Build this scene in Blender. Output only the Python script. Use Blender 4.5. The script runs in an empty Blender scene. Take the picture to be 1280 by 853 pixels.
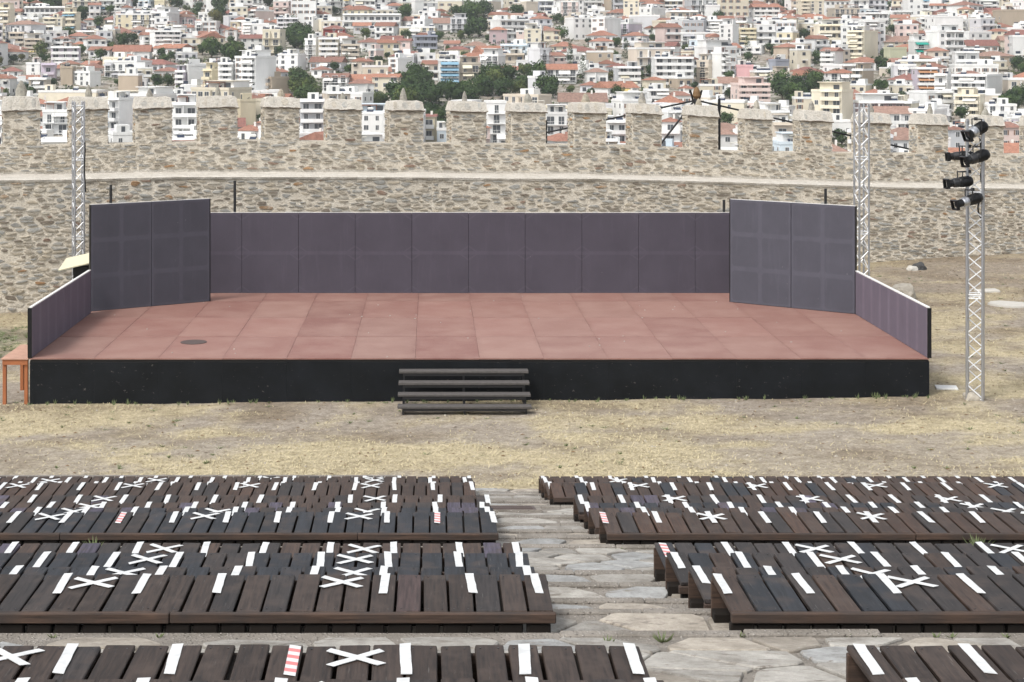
import bpy, math, random
from mathutils import Vector, Matrix, noise as mnoise
R = math.radians
scene = bpy.context.scene
col = scene.collection
CAMZ, FP, VX, VY = 6.67, 2076.0, 538.0, 70.0      # eye height, focal length in px of the 1280 frame, principal point

# ------------------------------------------------------------------ camera, sky, sun, exposure
cam = bpy.data.objects.new("camera", bpy.data.cameras.new("camera"))
col.objects.link(cam)
cam.location = (0, 0, CAMZ)
cam.rotation_euler = (R(90), 0, 0)
cam.data.sensor_width = 36.0
cam.data.lens = FP / 1280 * 36
cam.data.shift_x = (640 - VX) / 1280
cam.data.shift_y = -(426.5 - VY) / 1280
cam.data.clip_start, cam.data.clip_end = 0.1, 6000
scene.camera = cam

SUN_EL, SUN_AZ = 52.0, 222.0                      # azimuth clockwise from +Y: behind the camera, to its left
world = bpy.data.worlds.new("World")
scene.world = world
world.use_nodes = True
nt = world.node_tree
nt.nodes.clear()
sky = nt.nodes.new("ShaderNodeTexSky")
sky.sky_type = 'NISHITA'
sky.sun_disc = False
sky.sun_elevation = R(SUN_EL)
sky.sun_rotation = R(SUN_AZ)
sky.dust_density = 3.0
sky.air_density = 1.2
hs = nt.nodes.new("ShaderNodeHueSaturation")      # thin overcast: the blue is greyed
hs.inputs['Saturation'].default_value = 0.22
bg = nt.nodes.new("ShaderNodeBackground")
bg.inputs['Strength'].default_value = 0.15
wo = nt.nodes.new("ShaderNodeOutputWorld")
nt.links.new(sky.outputs[0], hs.inputs['Color'])
nt.links.new(hs.outputs[0], bg.inputs['Color'])
nt.links.new(bg.outputs[0], wo.inputs['Surface'])
sl = bpy.data.lights.new("sun", 'SUN')
sl.energy = 1.4
sl.angle = R(13)
sl.color = (1.0, 0.96, 0.9)
sun = bpy.data.objects.new("sun", sl)
col.objects.link(sun)
az, el = R(SUN_AZ), R(SUN_EL)
sdir = Vector((math.sin(az) * math.cos(el), math.cos(az) * math.cos(el), math.sin(el)))
sun.rotation_euler = sdir.to_track_quat('Z', 'Y').to_euler()
scene.view_settings.view_transform = 'Standard'
scene.view_settings.look = 'None'
scene.view_settings.gamma = 1
scene.view_settings.exposure = 0.66
scene.cycles.max_bounces = 6
scene.cycles.diffuse_bounces = 3

def px(x, Y): return (x - VX) * Y / FP            # frame column at depth Y -> world X
def pz(y, Y): return CAMZ - (y - VY) * Y / FP     # frame row at depth Y -> world Z
def lerp(a, b, t): return a + (b - a) * t
def interp(tab, x):
    if x <= tab[0][0]: return tab[0][1]
    for (a, va), (b, vb) in zip(tab, tab[1:]):
        if x <= b: return lerp(va, vb, (x - a) / (b - a) if b > a else 1)
    return tab[-1][1]
def fbm(x, y, z=0.0): return mnoise.fractal(Vector((x, y, z)), 1.0, 2.0, 4, noise_basis='PERLIN_ORIGINAL')

# ------------------------------------------------------------------ mesh helpers
class MB:
    def __init__(s): s.v = []; s.f = []; s.c = []; s.m = []; s.col = (1, 1, 1)
    def face(s, idx, m=0): s.f.append(idx); s.c.append(s.col); s.m.append(m)
    def pts(s, P, F, m=0):
        o = len(s.v); s.v += [tuple(p) for p in P]
        for f in F: s.face([i + o for i in f], m)
    def box(s, x0, x1, y0, y1, z0, z1, m=0, M=None):
        P = [Vector((x, y, z)) for z in (z0, z1) for y in (y0, y1) for x in (x0, x1)]
        if M is not None: P = [M @ p for p in P]
        s.pts(P, [(0, 2, 3, 1), (4, 5, 7, 6), (0, 1, 5, 4), (2, 6, 7, 3), (0, 4, 6, 2), (1, 3, 7, 5)], m)
    def cbox(s, x0, x1, y0, y1, z0, z1, b=0.01, M=None, m=0, jit=0.0, rnd=random):
        """box with chamfered edges, 44 triangles"""
        cx, cy, cz = (x0 + x1) / 2, (y0 + y1) / 2, (z0 + z1) / 2
        P = []
        for sx in (-1, 1):
            for sy in (-1, 1):
                for sz in (-1, 1):
                    c = Vector((x1 if sx > 0 else x0, y1 if sy > 0 else y0, z1 if sz > 0 else z0))
                    if jit: c += Vector((rnd.uniform(-jit, jit), rnd.uniform(-jit, jit), rnd.uniform(-jit, jit)))
                    for k in range(3):
                        q = c.copy()
                        for j, sg in enumerate((sx, sy, sz)):
                            if j != k: q[j] -= sg * b
                        P.append(q)
        if M is not None: P = [M @ p for p in P]
        def I(sx, sy, sz, k): return ((0 if sx < 0 else 4) + (0 if sy < 0 else 2) + (0 if sz < 0 else 1)) * 3 + k
        F = []
        for k in range(3):
            a, c2 = (k + 1) % 3, (k + 2) % 3
            for sg in (-1, 1):
                q = []
                for (u, w) in ((-1, -1), (1, -1), (1, 1), (-1, 1)):
                    t = [0, 0, 0]; t[k] = sg; t[a] = u; t[c2] = w
                    q.append(I(t[0], t[1], t[2], k))
                F.append(q if sg > 0 else q[::-1])
            for u in (-1, 1):
                for w in (-1, 1):      # edge along axis k between face a and face c2
                    t0 = [0, 0, 0]; t0[k] = -1; t0[a] = u; t0[c2] = w
                    t1 = list(t0); t1[k] = 1
                    q = [I(*t0, a), I(*t1, a), I(*t1, c2), I(*t0, c2)]
                    F.append(q if u * w < 0 else q[::-1])
        for sx in (-1, 1):
            for sy in (-1, 1):
                for sz in (-1, 1):
                    q = [I(sx, sy, sz, 0), I(sx, sy, sz, 1), I(sx, sy, sz, 2)]
                    F.append(q if sx * sy * sz > 0 else q[::-1])
        s.pts(P, F, m)
    def tube(s, a, b, r, n=8, m=0, r2=None):
        a, b = Vector(a), Vector(b); d = (b - a).normalized()
        u = d.orthogonal().normalized(); w = d.cross(u); r2 = r if r2 is None else r2
        P = []
        for c, rr in ((a, r), (b, r2)):
            for i in range(n):
                t = 2 * math.pi * i / n
                P.append(c + (u * math.cos(t) + w * math.sin(t)) * rr)
        s.pts(P, [(i, (i + 1) % n, n + (i + 1) % n, n + i) for i in range(n)] + [tuple(range(n))[::-1], tuple(range(n, 2 * n))], m)
    def lathe(s, prof, a, d, n=18, m=0):
        """prof: (distance along d, radius)"""
        a, d = Vector(a), Vector(d).normalized(); u = d.orthogonal().normalized(); w = d.cross(u)
        P = []; F = []
        for (t, r) in prof:
            for i in range(n):
                an = 2 * math.pi * i / n
                P.append(a + d * t + (u * math.cos(an) + w * math.sin(an)) * r)
        for k in range(len(prof) - 1):
            for i in range(n):
                j = (i + 1) % n
                F.append((k * n + i, k * n + j, (k + 1) * n + j, (k + 1) * n + i))
        F.append(tuple(range(n))[::-1]); F.append(tuple(range((len(prof) - 1) * n, len(prof) * n)))
        s.pts(P, F, m)
    def mesh(s, name, mats, smooth=False, colors=False):
        me = bpy.data.meshes.new(name)
        me.from_pydata(s.v, [], s.f)
        for m in (mats if isinstance(mats, (list, tuple)) else [mats]): me.materials.append(m)
        if any(s.m): me.polygons.foreach_set('material_index', s.m)
        if colors:
            at = me.color_attributes.new('Col', 'FLOAT_COLOR', 'CORNER')
            buf = []
            for f, c in zip(s.f, s.c):
                buf += [c[0], c[1], c[2], 1.0] * len(f)
            at.data.foreach_set('color', buf)
        if smooth: me.polygons.foreach_set('use_smooth', [True] * len(s.f))
        me.update()
        return me

def link(name, me, parent=None, loc=None, rot=None, color=None, scale=None):
    o = bpy.data.objects.new(name, me); col.objects.link(o)
    if parent is not None: o.parent = parent
    if loc is not None: o.location = loc
    if rot is not None: o.rotation_euler = rot
    if scale is not None: o.scale = scale
    if color is not None: o.color = (color[0], color[1], color[2], 1)
    return o
def build(mb, name, mats, parent=None, **k):
    kk = {a: k.pop(a) for a in ('smooth', 'colors') if a in k}
    return link(name, mb.mesh(name, mats, **kk), parent, **k)
def tag(o, label=None, cat=None, group=None, kind=None):
    if label: o['label'] = label
    if cat: o['category'] = cat
    if group: o['group'] = group
    if kind: o['kind'] = kind
    return o
def thing(name, label, cat, loc=(0, 0, 0), rotz=0.0, group=None):
    o = bpy.data.objects.new(name, None); col.objects.link(o)
    o.location = loc; o.rotation_euler = (0, 0, rotz); o.empty_display_size = 0.3
    return tag(o, label, cat, group)

# ------------------------------------------------------------------ materials
def srgb(r, g, b):
    f = lambda c: (c / 255) / 12.92 if c / 255 <= .04045 else ((c / 255 + .055) / 1.055) ** 2.4
    return (f(r), f(g), f(b))
class Mat:
    def __init__(s, name, rough=0.8, spec=0.3, metal=0.0):
        s.m = bpy.data.materials.new(name); s.m.use_nodes = True
        s.n = s.m.node_tree.nodes; s.l = s.m.node_tree.links
        s.b = s.n['Principled BSDF']
        s.b.inputs['Roughness'].default_value = rough
        s.b.inputs['Specular IOR Level'].default_value = spec
        s.b.inputs['Metallic'].default_value = metal
    def coord(s, which='Object', scale=(1, 1, 1), rnd=False):
        tc = s.n.new('ShaderNodeTexCoord'); mp = s.n.new('ShaderNodeMapping')
        mp.inputs['Scale'].default_value = scale
        s.l.new(tc.outputs[which], mp.inputs['Vector'])
        if rnd:
            oi = s.n.new('ShaderNodeObjectInfo'); ml = s.n.new('ShaderNodeMath'); ml.operation = 'MULTIPLY'; ml.inputs[1].default_value = 37.0
            s.l.new(oi.outputs['Random'], ml.inputs[0]); s.l.new(ml.outputs[0], mp.inputs['Location'])
        return mp.outputs[0]
    def noise(s, vec, scale, detail=4, rough=.6, out='Fac'):
        t = s.n.new('ShaderNodeTexNoise'); t.inputs['Scale'].default_value = scale
        t.inputs['Detail'].default_value = detail; t.inputs['Roughness'].default_value = rough
        s.l.new(vec, t.inputs['Vector']); return t.outputs[out]
    def ramp(s, fac, a, b, ca=(0, 0, 0), cb=(1, 1, 1)):
        r = s.n.new('ShaderNodeValToRGB'); e = r.color_ramp.elements
        e[0].position, e[1].position = a, b; e[0].color = (*ca, 1); e[1].color = (*cb, 1)
        s.l.new(fac, r.inputs[0]); return r.outputs[0]
    def math(s, op, a, b=None):
        m = s.n.new('ShaderNodeMath'); m.operation = op
        for i, x in enumerate((a, b)):
            if x is None: continue
            if isinstance(x, (int, float)): m.inputs[i].default_value = x
            else: s.l.new(x, m.inputs[i])
        return m.outputs[0]
    def mix(s, fac, a, b, mode='MIX'):
        m = s.n.new('ShaderNodeMix'); m.data_type = 'RGBA'; m.blend_type = mode
        for i, x in ((0, fac), (6, a), (7, b)):
            if isinstance(x, (int, float)): m.inputs[i].default_value = x
            elif isinstance(x, tuple): m.inputs[i].default_value = (*x, 1)
            else: s.l.new(x, m.inputs[i])
        return m.outputs[2]
    def objcol(s): return s.n.new('ShaderNodeObjectInfo').outputs['Color']
    def attr(s, name='Col'):
        a = s.n.new('ShaderNodeAttribute'); a.attribute_name = name; return a.outputs['Color']
    def base(s, c):
        if isinstance(c, tuple): s.b.inputs['Base Color'].default_value = (*c, 1)
        else: s.l.new(c, s.b.inputs['Base Color'])
        return s
    def bump(s, h, strength=.5, dist=.01):
        b = s.n.new('ShaderNodeBump'); b.inputs['Strength'].default_value = strength; b.inputs['Distance'].default_value = dist
        s.l.new(h, b.inputs['Height']); s.l.new(b.outputs[0], s.b.inputs['Normal']); return s

def m_wood():
    k = Mat('dark_stained_wood', rough=.62, spec=.22); v = k.coord('Object', (1, 1, 1), True)
    vg = k.coord('Object', (26, 1.6, 26), True)
    g = k.noise(vg, 2.2, 6, .65); n = k.noise(v, 5, 4)
    c = k.mix(k.ramp(g, .3, .72), (.38, .35, .35), (1.85, 1.8, 1.8))
    c = k.mix(1.0, k.objcol(), c, 'MULTIPLY')
    c = k.mix(k.ramp(n, .5, .85), c, (.075, .055, .045))
    st = k.noise(k.coord('Object', (60, 3, 60), True), 1.5, 3)
    c = k.mix(k.math('MULTIPLY', k.ramp(st, .66, .78), .5), c, (.2, .19, .18))
    k.base(c); k.bump(g, .5, .004)
    k.l.new(k.math('ADD', k.math('MULTIPLY', g, .3), .42), k.b.inputs['Roughness'])
    return k.m
def m_beam():
    k = Mat('brown_beam_wood', rough=.75); v = k.coord('Object', (1.4, 26, 26), True); g = k.noise(v, 2.0, 6, .65)
    n = k.noise(k.coord('Object'), 3.5, 4)
    c = k.mix(k.ramp(g, .3, .75), (.026, .018, .014), (.105, .066, .048)); c = k.mix(k.ramp(n, .42, .7), c, (.04, .031, .027))
    k.base(c); k.bump(g, .6, .006); return k.m
def m_tape():
    k = Mat('white_tape', rough=.5, spec=.4); n = k.noise(k.coord('Object', (1, 1, 1), True), 14, 3)
    k.base(k.mix(k.ramp(n, .3, .75), (.50, .51, .51), (.70, .71, .71))); k.bump(n, .5, .006); return k.m
def m_plain(name, c, rough=.8, spec=.3, metal=0, var=.15, scale=6, bump=.0):
    k = Mat(name, rough, spec, metal); n = k.noise(k.coord('Object', (1, 1, 1), True), scale, 5)
    k.base(k.mix(n, tuple(x * (1 - var) for x in c), tuple(min(1, x * (1 + var)) for x in c)))
    if bump: k.bump(n, bump, .01)
    return k.m
def m_objcol(name, rough=.85, lo=.82, hi=1.08, scale=.7, spec=.2, zgrime=True, bump=0):
    k = Mat(name, rough, spec); n = k.noise(k.coord('Object', (1, 1, .35), True), scale, 5, .65)
    k.base(k.mix(1.0, k.objcol(), k.ramp(n, .3, .7, (lo, lo, lo * .98), (hi, hi, hi)), 'MULTIPLY'))
    if bump: k.bump(n, bump, .01)
    return k.m
def m_stone():
    k = Mat('rubble_stone', rough=.88, spec=.2); v = k.coord('Object', (1, 1, 1.8))
    n = k.noise(v, 9, 6, .7); big = k.noise(v, 1.1, 3); fine = k.noise(v, 40, 3)
    c = k.mix(1.0, k.attr(), k.ramp(n, .28, .75, (.62, .61, .6), (1.3, 1.28, 1.25)), 'MULTIPLY')
    c = k.mix(k.math('MULTIPLY', k.ramp(k.noise(v, 2.2, 7, .8), .5, .62), .7), c, (.55, .50, .42))
    k.base(c); k.bump(k.math('ADD', n, fine), .8, .03); return k.m
def m_mortar(name='lime_mortar', a=(.57, .515, .43), b=(.74, .685, .59)):
    k = Mat(name, rough=.95, spec=.1); v = k.coord('Object'); n = k.noise(v, 2.2, 6, .7); f = k.noise(v, 22, 5, .7)
    c = k.mix(k.ramp(n, .3, .7), a, b); c = k.mix(k.math('MULTIPLY', k.ramp(f, .52, .66), .75), c, (.33, .28, .22))
    c = k.mix(k.math('MULTIPLY', k.ramp(k.noise(k.coord('Object', (1, 1, .25)), 1.4, 4), .6, .82), .6), c, (.36, .33, .28))
    k.base(c); k.bump(k.math('ADD', f, n), .9, .05); return k.m
def m_flag():
    k = Mat('flagstone', rough=.8, spec=.3); v = k.coord('Object'); n = k.noise(v, 4.5, 8, .72); f = k.noise(v, 30, 5, .7)
    lay = k.noise(k.coord('Object', (1, 2.6, 1)), 6, 6, .7)
    c = k.mix(1.0, k.attr(), k.ramp(n, .3, .7, (.55, .53, .50), (1.28, 1.28, 1.27)), 'MULTIPLY')
    c = k.mix(k.ramp(lay, .56, .66), c, (.2, .175, .15)); c = k.mix(k.ramp(f, .62, .78), c, (.46, .45, .43))
    k.base(c); k.bump(k.math('ADD', k.math('MULTIPLY', lay, 2.0), f), .8, .012); return k.m
def m_concrete():
    k = Mat('pebbled_concrete', rough=.92, spec=.15); v = k.coord('Object')
    vor = k.n.new('ShaderNodeTexVoronoi'); vor.inputs['Scale'].default_value = 42; k.l.new(v, vor.inputs['Vector'])
    n = k.noise(v, 3, 6, .7); f = k.noise(v, 60, 3)
    c = k.mix(k.ramp(n, .3, .7), (.15, .135, .115), (.29, .265, .235))
    peb = k.ramp(vor.outputs['Distance'], .12, .4, (1, 1, 1), (0, 0, 0))
    bw = k.n.new('ShaderNodeSeparateColor'); k.l.new(vor.outputs['Color'], bw.inputs[0])
    c = k.mix(k.math('MULTIPLY', peb, .75), c, k.mix(bw.outputs[0], (.12, .10, .085), (.55, .52, .48)))
    k.base(c); k.bump(k.math('ADD', peb, f), .8, .012); return k.m
def m_ground():
    k = Mat('dry_earth', rough=.95, spec=.1); v = k.coord('Object'); a = k.attr()
    f = k.noise(v, 22, 5, .75); g = k.noise(v, 5, 6, .7); s = k.noise(k.coord('Object', (1, 1.7, 1)), 60, 3, .7)
    c = k.mix(1.0, a, k.ramp(f, .3, .72, (.62, .60, .56), (1.28, 1.28, 1.26)), 'MULTIPLY')
    c = k.mix(1.0, c, k.ramp(g, .35, .7, (.70, .68, .64), (1.24, 1.23, 1.2)), 'MULTIPLY')
    c = k.mix(k.ramp(s, .62, .75), c, (.56, .50, .38)); c = k.mix(k.ramp(s, .24, .38, (1, 1, 1), (0, 0, 0)), c, (.14, .11, .08))
    lt = k.noise(v, 11, 7, .82); c = k.mix(k.math('MULTIPLY', k.ramp(lt, .60, .68), .55), c, (.17, .135, .09))
    k.base(c); k.bump(k.math('ADD', f, s), .8, .04); return k.m
def m_hill():
    k = Mat('hillside_earth', rough=.95, spec=.1); v = k.coord('Object'); n = k.noise(v, .03, 6, .7); f = k.noise(v, .3, 5, .7)
    c = k.mix(k.ramp(n, .4, .6), (.26, .22, .18), (.07, .08, .045)); c = k.mix(k.ramp(f, .45, .6), c, (.42, .39, .35)); k.base(c)
    k.bump(f, .8, .6); return k.m
def m_deck():
    k = Mat('red_stage_board', rough=.55, spec=.3); v = k.coord('Object', (1, 1, 1), True)
    n = k.noise(v, 1.3, 5, .6); f = k.noise(k.coord('Object', (3, 14, 3), True), 6, 5, .7); fine = k.noise(v, 90, 2)
    c = k.mix(1.0, k.objcol(), k.ramp(f, .3, .7, (.88, .88, .88), (1.1, 1.1, 1.1)), 'MULTIPLY')
    c = k.mix(k.math('MULTIPLY', k.ramp(n, .36, .72), .55), c, (.35, .225, .185)); c = k.mix(k.math('MULTIPLY', k.ramp(k.noise(v, 2.4, 7, .8), .60, .74), .6), c, (.20, .085, .075))
    c = k.mix(k.math('MULTIPLY', k.ramp(fine, .55, .7), .3), c, (.42, .30, .28))
    tc = k.n.new('ShaderNodeTexCoord'); sp = k.n.new('ShaderNodeSeparateXYZ'); k.l.new(tc.outputs['Generated'], sp.inputs[0]); e = None
    for ax, w in (('X', .035), ('Y', .03)):
        t = k.math('ABSOLUTE', k.math('SUBTRACT', sp.outputs[ax], .5)); t2 = k.ramp(t, .5 - w * 2.5, .5 - w * .2); e = t2 if e is None else k.math('MAXIMUM', e, t2)
    ew = k.math('MULTIPLY', e, k.ramp(k.noise(v, 2.5, 4), .35, .65))
    c = k.mix(k.math('MULTIPLY', ew, .28), c, (.14, .062, .055))
    k.base(c); k.bump(f, .15, .003); return k.m
def m_skirt():
    k = Mat('black_skirt_board', rough=.6, spec=.3); v = k.coord('Object'); n = k.noise(v, 1.6, 5, .65)
    sc = k.noise(k.coord('Object', (1, 1, 1.5), True), 9, 6, .78)
    c = k.mix(k.ramp(n, .3, .75), (.004, .005, .006), (.010, .012, .015)); c = k.mix(k.ramp(sc, .645, .67), c, (.12, .11, .10))
    st = k.noise(k.coord('Object', (1.2, 1, 12), True), 3, 5, .7); c = k.mix(k.math('MULTIPLY', k.ramp(st, .66, .8), .25), c, (.1, .1, .1))
    k.b.inputs['Specular IOR Level'].default_value = .18; k.base(c); return k.m
def m_cloth(name, nx, nz, tint):
    """stretched mesh cloth with the relief of its frame painted as paler lines (nx by nz fields)"""
    k = Mat(name, rough=.9, spec=.15); tc = k.n.new('ShaderNodeTexCoord'); sp = k.n.new('ShaderNodeSeparateXYZ'); k.l.new(tc.outputs['Generated'], sp.inputs[0])
    lines = None
    for ax, n_, w in (('X', nx, .04), ('Z', nz, .028)):
        t = k.math('MULTIPLY', sp.outputs[ax], float(n_)); t = k.math('FRACT', t); t = k.math('ABSOLUTE', k.math('SUBTRACT', t, .5))
        t = k.ramp(t, .5 - w * n_, .5 - w * n_ * .55); lines = t if lines is None else k.math('MAXIMUM', lines, t)
    if nx == 1: lines = t
    ux = k.math('ABSOLUTE', k.math('SUBTRACT', k.math('FRACT', k.math('MULTIPLY', sp.outputs['X'], float(nx))), .5)); uz = k.math('ABSOLUTE', k.math('SUBTRACT', k.math('FRACT', k.math('MULTIPLY', sp.outputs['Z'], float(nz))), .5))
    dg = k.math('ABSOLUTE', k.math('SUBTRACT', k.math('ADD', ux, uz), .83)); lines = k.math('MAXIMUM', lines, k.ramp(dg, .012, .03, (1, 1, 1), (0, 0, 0))) if nz > 1 else lines
    n = k.noise(k.coord('Object', (1, 1, 1), True), 1.4, 5, .6); wv = k.noise(k.coord('Object', (40, 40, 4), True), 3, 3)
    pn = k.noise(k.coord('Object', (4, 4, 4), True), 1.2, 4)
    c = k.mix(n, tuple(x * .80 for x in tint), tuple(x * 1.18 for x in tint))
    c = k.mix(k.math('MULTIPLY', k.math('MULTIPLY', lines, pn), .42), c, tuple(min(1, x * 1.7) for x in tint))  # paler lines put the frame's relief shading into the cloth colour
    c = k.mix(k.ramp(wv, .6, .8), c, tuple(x * 1.12 for x in tint)); sk = k.noise(k.coord('Object', (1, 1, 1), True), 26, 2, .5)
    c = k.mix(k.ramp(sk, .80, .82), c, (.4, .4, .4)); dr = k.noise(k.coord('Object', (5, 5, .5), True), 1.5, 5, .7); c = k.mix(k.math('MULTIPLY', k.ramp(dr, .55, .8), .35), c, tuple(x * 1.5 for x in tint))
    k.base(c); return k.m
def m_metal(name='aluminium', c=(.50, .51, .54), rough=.36):
    k = Mat(name, rough, .5, .85); n = k.noise(k.coord('Object'), 12, 4); k.base(k.mix(k.ramp(n, .35, .65), tuple(x * .55 for x in c), tuple(min(1, x * 1.35) for x in c))); return k.m
def m_leaf(name, a, b):
    k = Mat(name, rough=.75, spec=.2); n = k.noise(k.coord('Object', (1, 1, 1), True), .9, 3)
    c = k.mix(k.ramp(n, .35, .65), a, b); c = k.mix(1.0, c, k.objcol(), 'MULTIPLY'); k.base(c); return k.m

M_WOOD, M_BEAM, M_TAPE = m_wood(), m_beam(), m_tape()
M_RED = m_plain('red_tape', (.60, .19, .19), .5)
M_STONE, M_MORTAR, M_FLAG, M_CONC, M_GROUND, M_HILL = m_stone(), m_mortar(), m_flag(), m_concrete(), m_ground(), m_hill()
M_CAP = m_mortar('pale_cap_mortar', (.52, .485, .425), (.68, .645, .585))
M_DECK, M_SKIRT, M_ALU = m_deck(), m_skirt(), m_metal()
M_CLOTH_BACK = m_cloth('backdrop_cloth', 1, 2, (.070, .063, .080))
M_CLOTH_WING = m_cloth('wing_cloth', 2, 3, (.074, .073, .090))
M_CLOTH_SIDE = m_cloth('side_cloth', 4, 1, (.135, .115, .145))
M_BRACE = m_plain('bright_aluminium', (.74, .75, .76), .45, .5, metal=.3)
M_BLACK = m_plain('black_paint', (.007, .007, .008), .4, .35, var=.3)
M_BLACKM = m_plain('black_metal', (.013, .013, .015), .38, .6, var=.3)
M_WHITE = m_plain('white_trim', (.7, .7, .68), .6)
M_TREAD = m_plain('worn_tread', (.085, .078, .074), .7, .3, var=.45, scale=14)
M_ORANGE = m_plain('orange_brown_timber', (.33, .12, .05), .6, var=.3)
M_TABLE = m_plain('worn_red_board', (.45, .27, .2), .7, var=.3)
M_CREAM = m_plain('cream_board', (.58, .55, .40), .7, var=.1)
M_IRON = m_plain('brown_cast_iron', (.085, .062, .056), .6, .4, var=.3, scale=20)
M_GREYROCK = m_plain('grey_rock', (.36, .33, .28), .9, .1, var=.35, scale=7, bump=.8)
M_CHALK = m_plain('pale_slab', (.46, .44, .40), .85, .2, var=.15)
M_DARKROCK = m_plain('dark_rock', (.07, .07, .07), .9, .1, var=.3, scale=7, bump=.8)
M_STRAW = m_plain('straw', (.52, .45, .29), .9, .1, var=.3, scale=3)
M_WEED = m_plain('weed_green', (.15, .18, .09), .8, .1, var=.3, scale=3)
M_LENS = m_plain('lens_glass', (.05, .06, .07), .08, .8, var=.1)
# ------------------------------------------------------------------ ground, terrain
def ground_z(X, Y):
    a = .0086 + max(0.0, Y - 32) * .0004
    z = a * (X - 1)
    z += .16 * max(0.0, min(1.0, (29.5 - Y) / 4.6))
    z -= .035 * max(0.0, min(1.0, (36 - Y) / 3)) * max(0.0, min(1.0, (Y - 28) / 3))
    z += .035 * fbm(X * .35, Y * .35) + .012 * fbm(X * 1.6, Y * 1.6, 5)
    return z
def straw_w(X, Y):
    n = fbm(X * .22 + 3, Y * .42, 2.0) + .5 * fbm(X * .9, Y * 1.3, 7.0)
    w = max(0.0, min(1.0, .32 + 2.4 * n))
    if Y < 30.5: w = min(1.0, w + .30 * max(0.0, (30.5 - Y) / 5) * (1 if X > -9 else .6))
    return w
def ground_sheet():
    mb = MB(); X0, X1, Y0, Y1, st = -46.0, 46.0, 25.0, 64.0, .3
    nx, ny = int((X1 - X0) / st), int((Y1 - Y0) / st)
    V = []; C = []
    for j in range(ny + 1):
        for i in range(nx + 1):
            X, Y = X0 + i * st, Y0 + j * st
            V.append((X, Y, ground_z(X, Y) if abs(X) < 24 else .0086 * (X - 1) * .6))
            w = straw_w(X, Y); br = fbm(X * .5 + 9, Y * .7, 4.0)
            dirt = (.43, .385, .345); st_ = (.62, .545, .385); brown = (.27, .22, .165)
            c = [lerp(a, b, w * .9) for a, b in zip(dirt, st_)]
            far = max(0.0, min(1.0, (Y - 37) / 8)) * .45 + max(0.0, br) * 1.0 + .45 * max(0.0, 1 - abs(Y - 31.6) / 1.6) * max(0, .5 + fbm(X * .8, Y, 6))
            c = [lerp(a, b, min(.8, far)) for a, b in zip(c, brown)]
            if X < -9 and 37 < Y < 42:
                gz = max(0.0, 1 - abs(Y - 39.5) / 2.5) * .6 * max(0, min(1, (fbm(X, Y * 2, 3) + .6)))
                c = [lerp(a, b, gz) for a, b in zip(c, (.17, .22, .10))]
            C.append(c)
    F = [(j * (nx + 1) + i, j * (nx + 1) + i + 1, (j + 1) * (nx + 1) + i + 1, (j + 1) * (nx + 1) + i) for j in range(ny) for i in range(nx)]
    me = bpy.data.meshes.new('castle_yard'); me.from_pydata(V, [], F); me.materials.append(M_GROUND)
    at = me.color_attributes.new('Col', 'FLOAT_COLOR', 'POINT'); buf = []
    for c in C: buf += [*c, 1.0]
    at.data.foreach_set('color', buf); me.polygons.foreach_set('use_smooth', [True] * len(F))
    tag(link('ground', me), kind='structure')
ground_sheet()

HT = [(64, 7.2), (90, 12), (430, 34.3), (1700, -127), (2600, -240)]
def hill_h(Y): return interp(HT, Y)
def yg(Y): return VY + FP * hill_h(Y) / Y
def depth_for(y):                       # depth at which the hillside shows at frame row y
    lo, hi = 430.0, 1600.0
    for _ in range(40):
        mid = (lo + hi) / 2
        if yg(mid) > y: lo = mid
        else: hi = mid
    return lo
def hillside():
    Ys = [63.8, 70, 90, 150, 250, 340, 430] + list(range(450, 1200, 25)) + [1300, 1500, 1700, 2100, 2600]
    V = []; F = []; n = 60
    for Y in Ys:
        for i in range(n + 1):
            X = lerp(-1, 1, i / n) * (60 + Y * .75)
            V.append((X, Y, CAMZ - hill_h(Y) + (1.2 * fbm(X * .02, Y * .02) if Y > 440 else 0)))
    for j in range(len(Ys) - 1):
        for i in range(n): F.append((j * (n + 1) + i, j * (n + 1) + i + 1, (j + 1) * (n + 1) + i + 1, (j + 1) * (n + 1) + i))
    me = bpy.data.meshes.new('hillside'); me.from_pydata(V, [], F); me.materials.append(M_HILL)
    tag(link('hillside_terrain', me), kind='structure')
hillside()

# terraces under the seating: (depth, drop below the eye)
BLK = {'A': [(7.92, 2.81), (7.02, 2.635)],
       'B': [(13.3, 3.90), (12.4, 3.71), (11.5, 3.537), (10.6, 3.31)],
       'C': [(18.9, 5.0), (18.0, 4.84), (17.1, 4.65), (16.2, 4.45)],
       'D': [(24.6, 6.226), (23.7, 6.02), (22.8, 5.85), (21.9, 5.63)]}
PROF = [(26.0, 6.56), (24.76, 6.53)]
for b in 'DCBA':
    rows = BLK[b]
    if b != 'D': PROF += [(rows[0][0] + .155, rows[0][1] + .36)]
    for i, (Y, h) in enumerate(rows):
        L = h + .28; N = rows[i + 1][1] + .28 if i + 1 < len(rows) else h + .105
        if i == 0: PROF += [(Y + .145, L)]
        PROF += [(Y - .765, L), (Y - .775, N)]
    PROF += [(rows[-1][0] - .90, rows[-1][1] + .105)]
PROF += [(5.5, 2.70), (3.0, 2.35), (-4.0, 1.7)]
PASC = [(y, h) for y, h in PROF[::-1]]
def terr_z(Y): return CAMZ - interp(PASC, Y)
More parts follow.
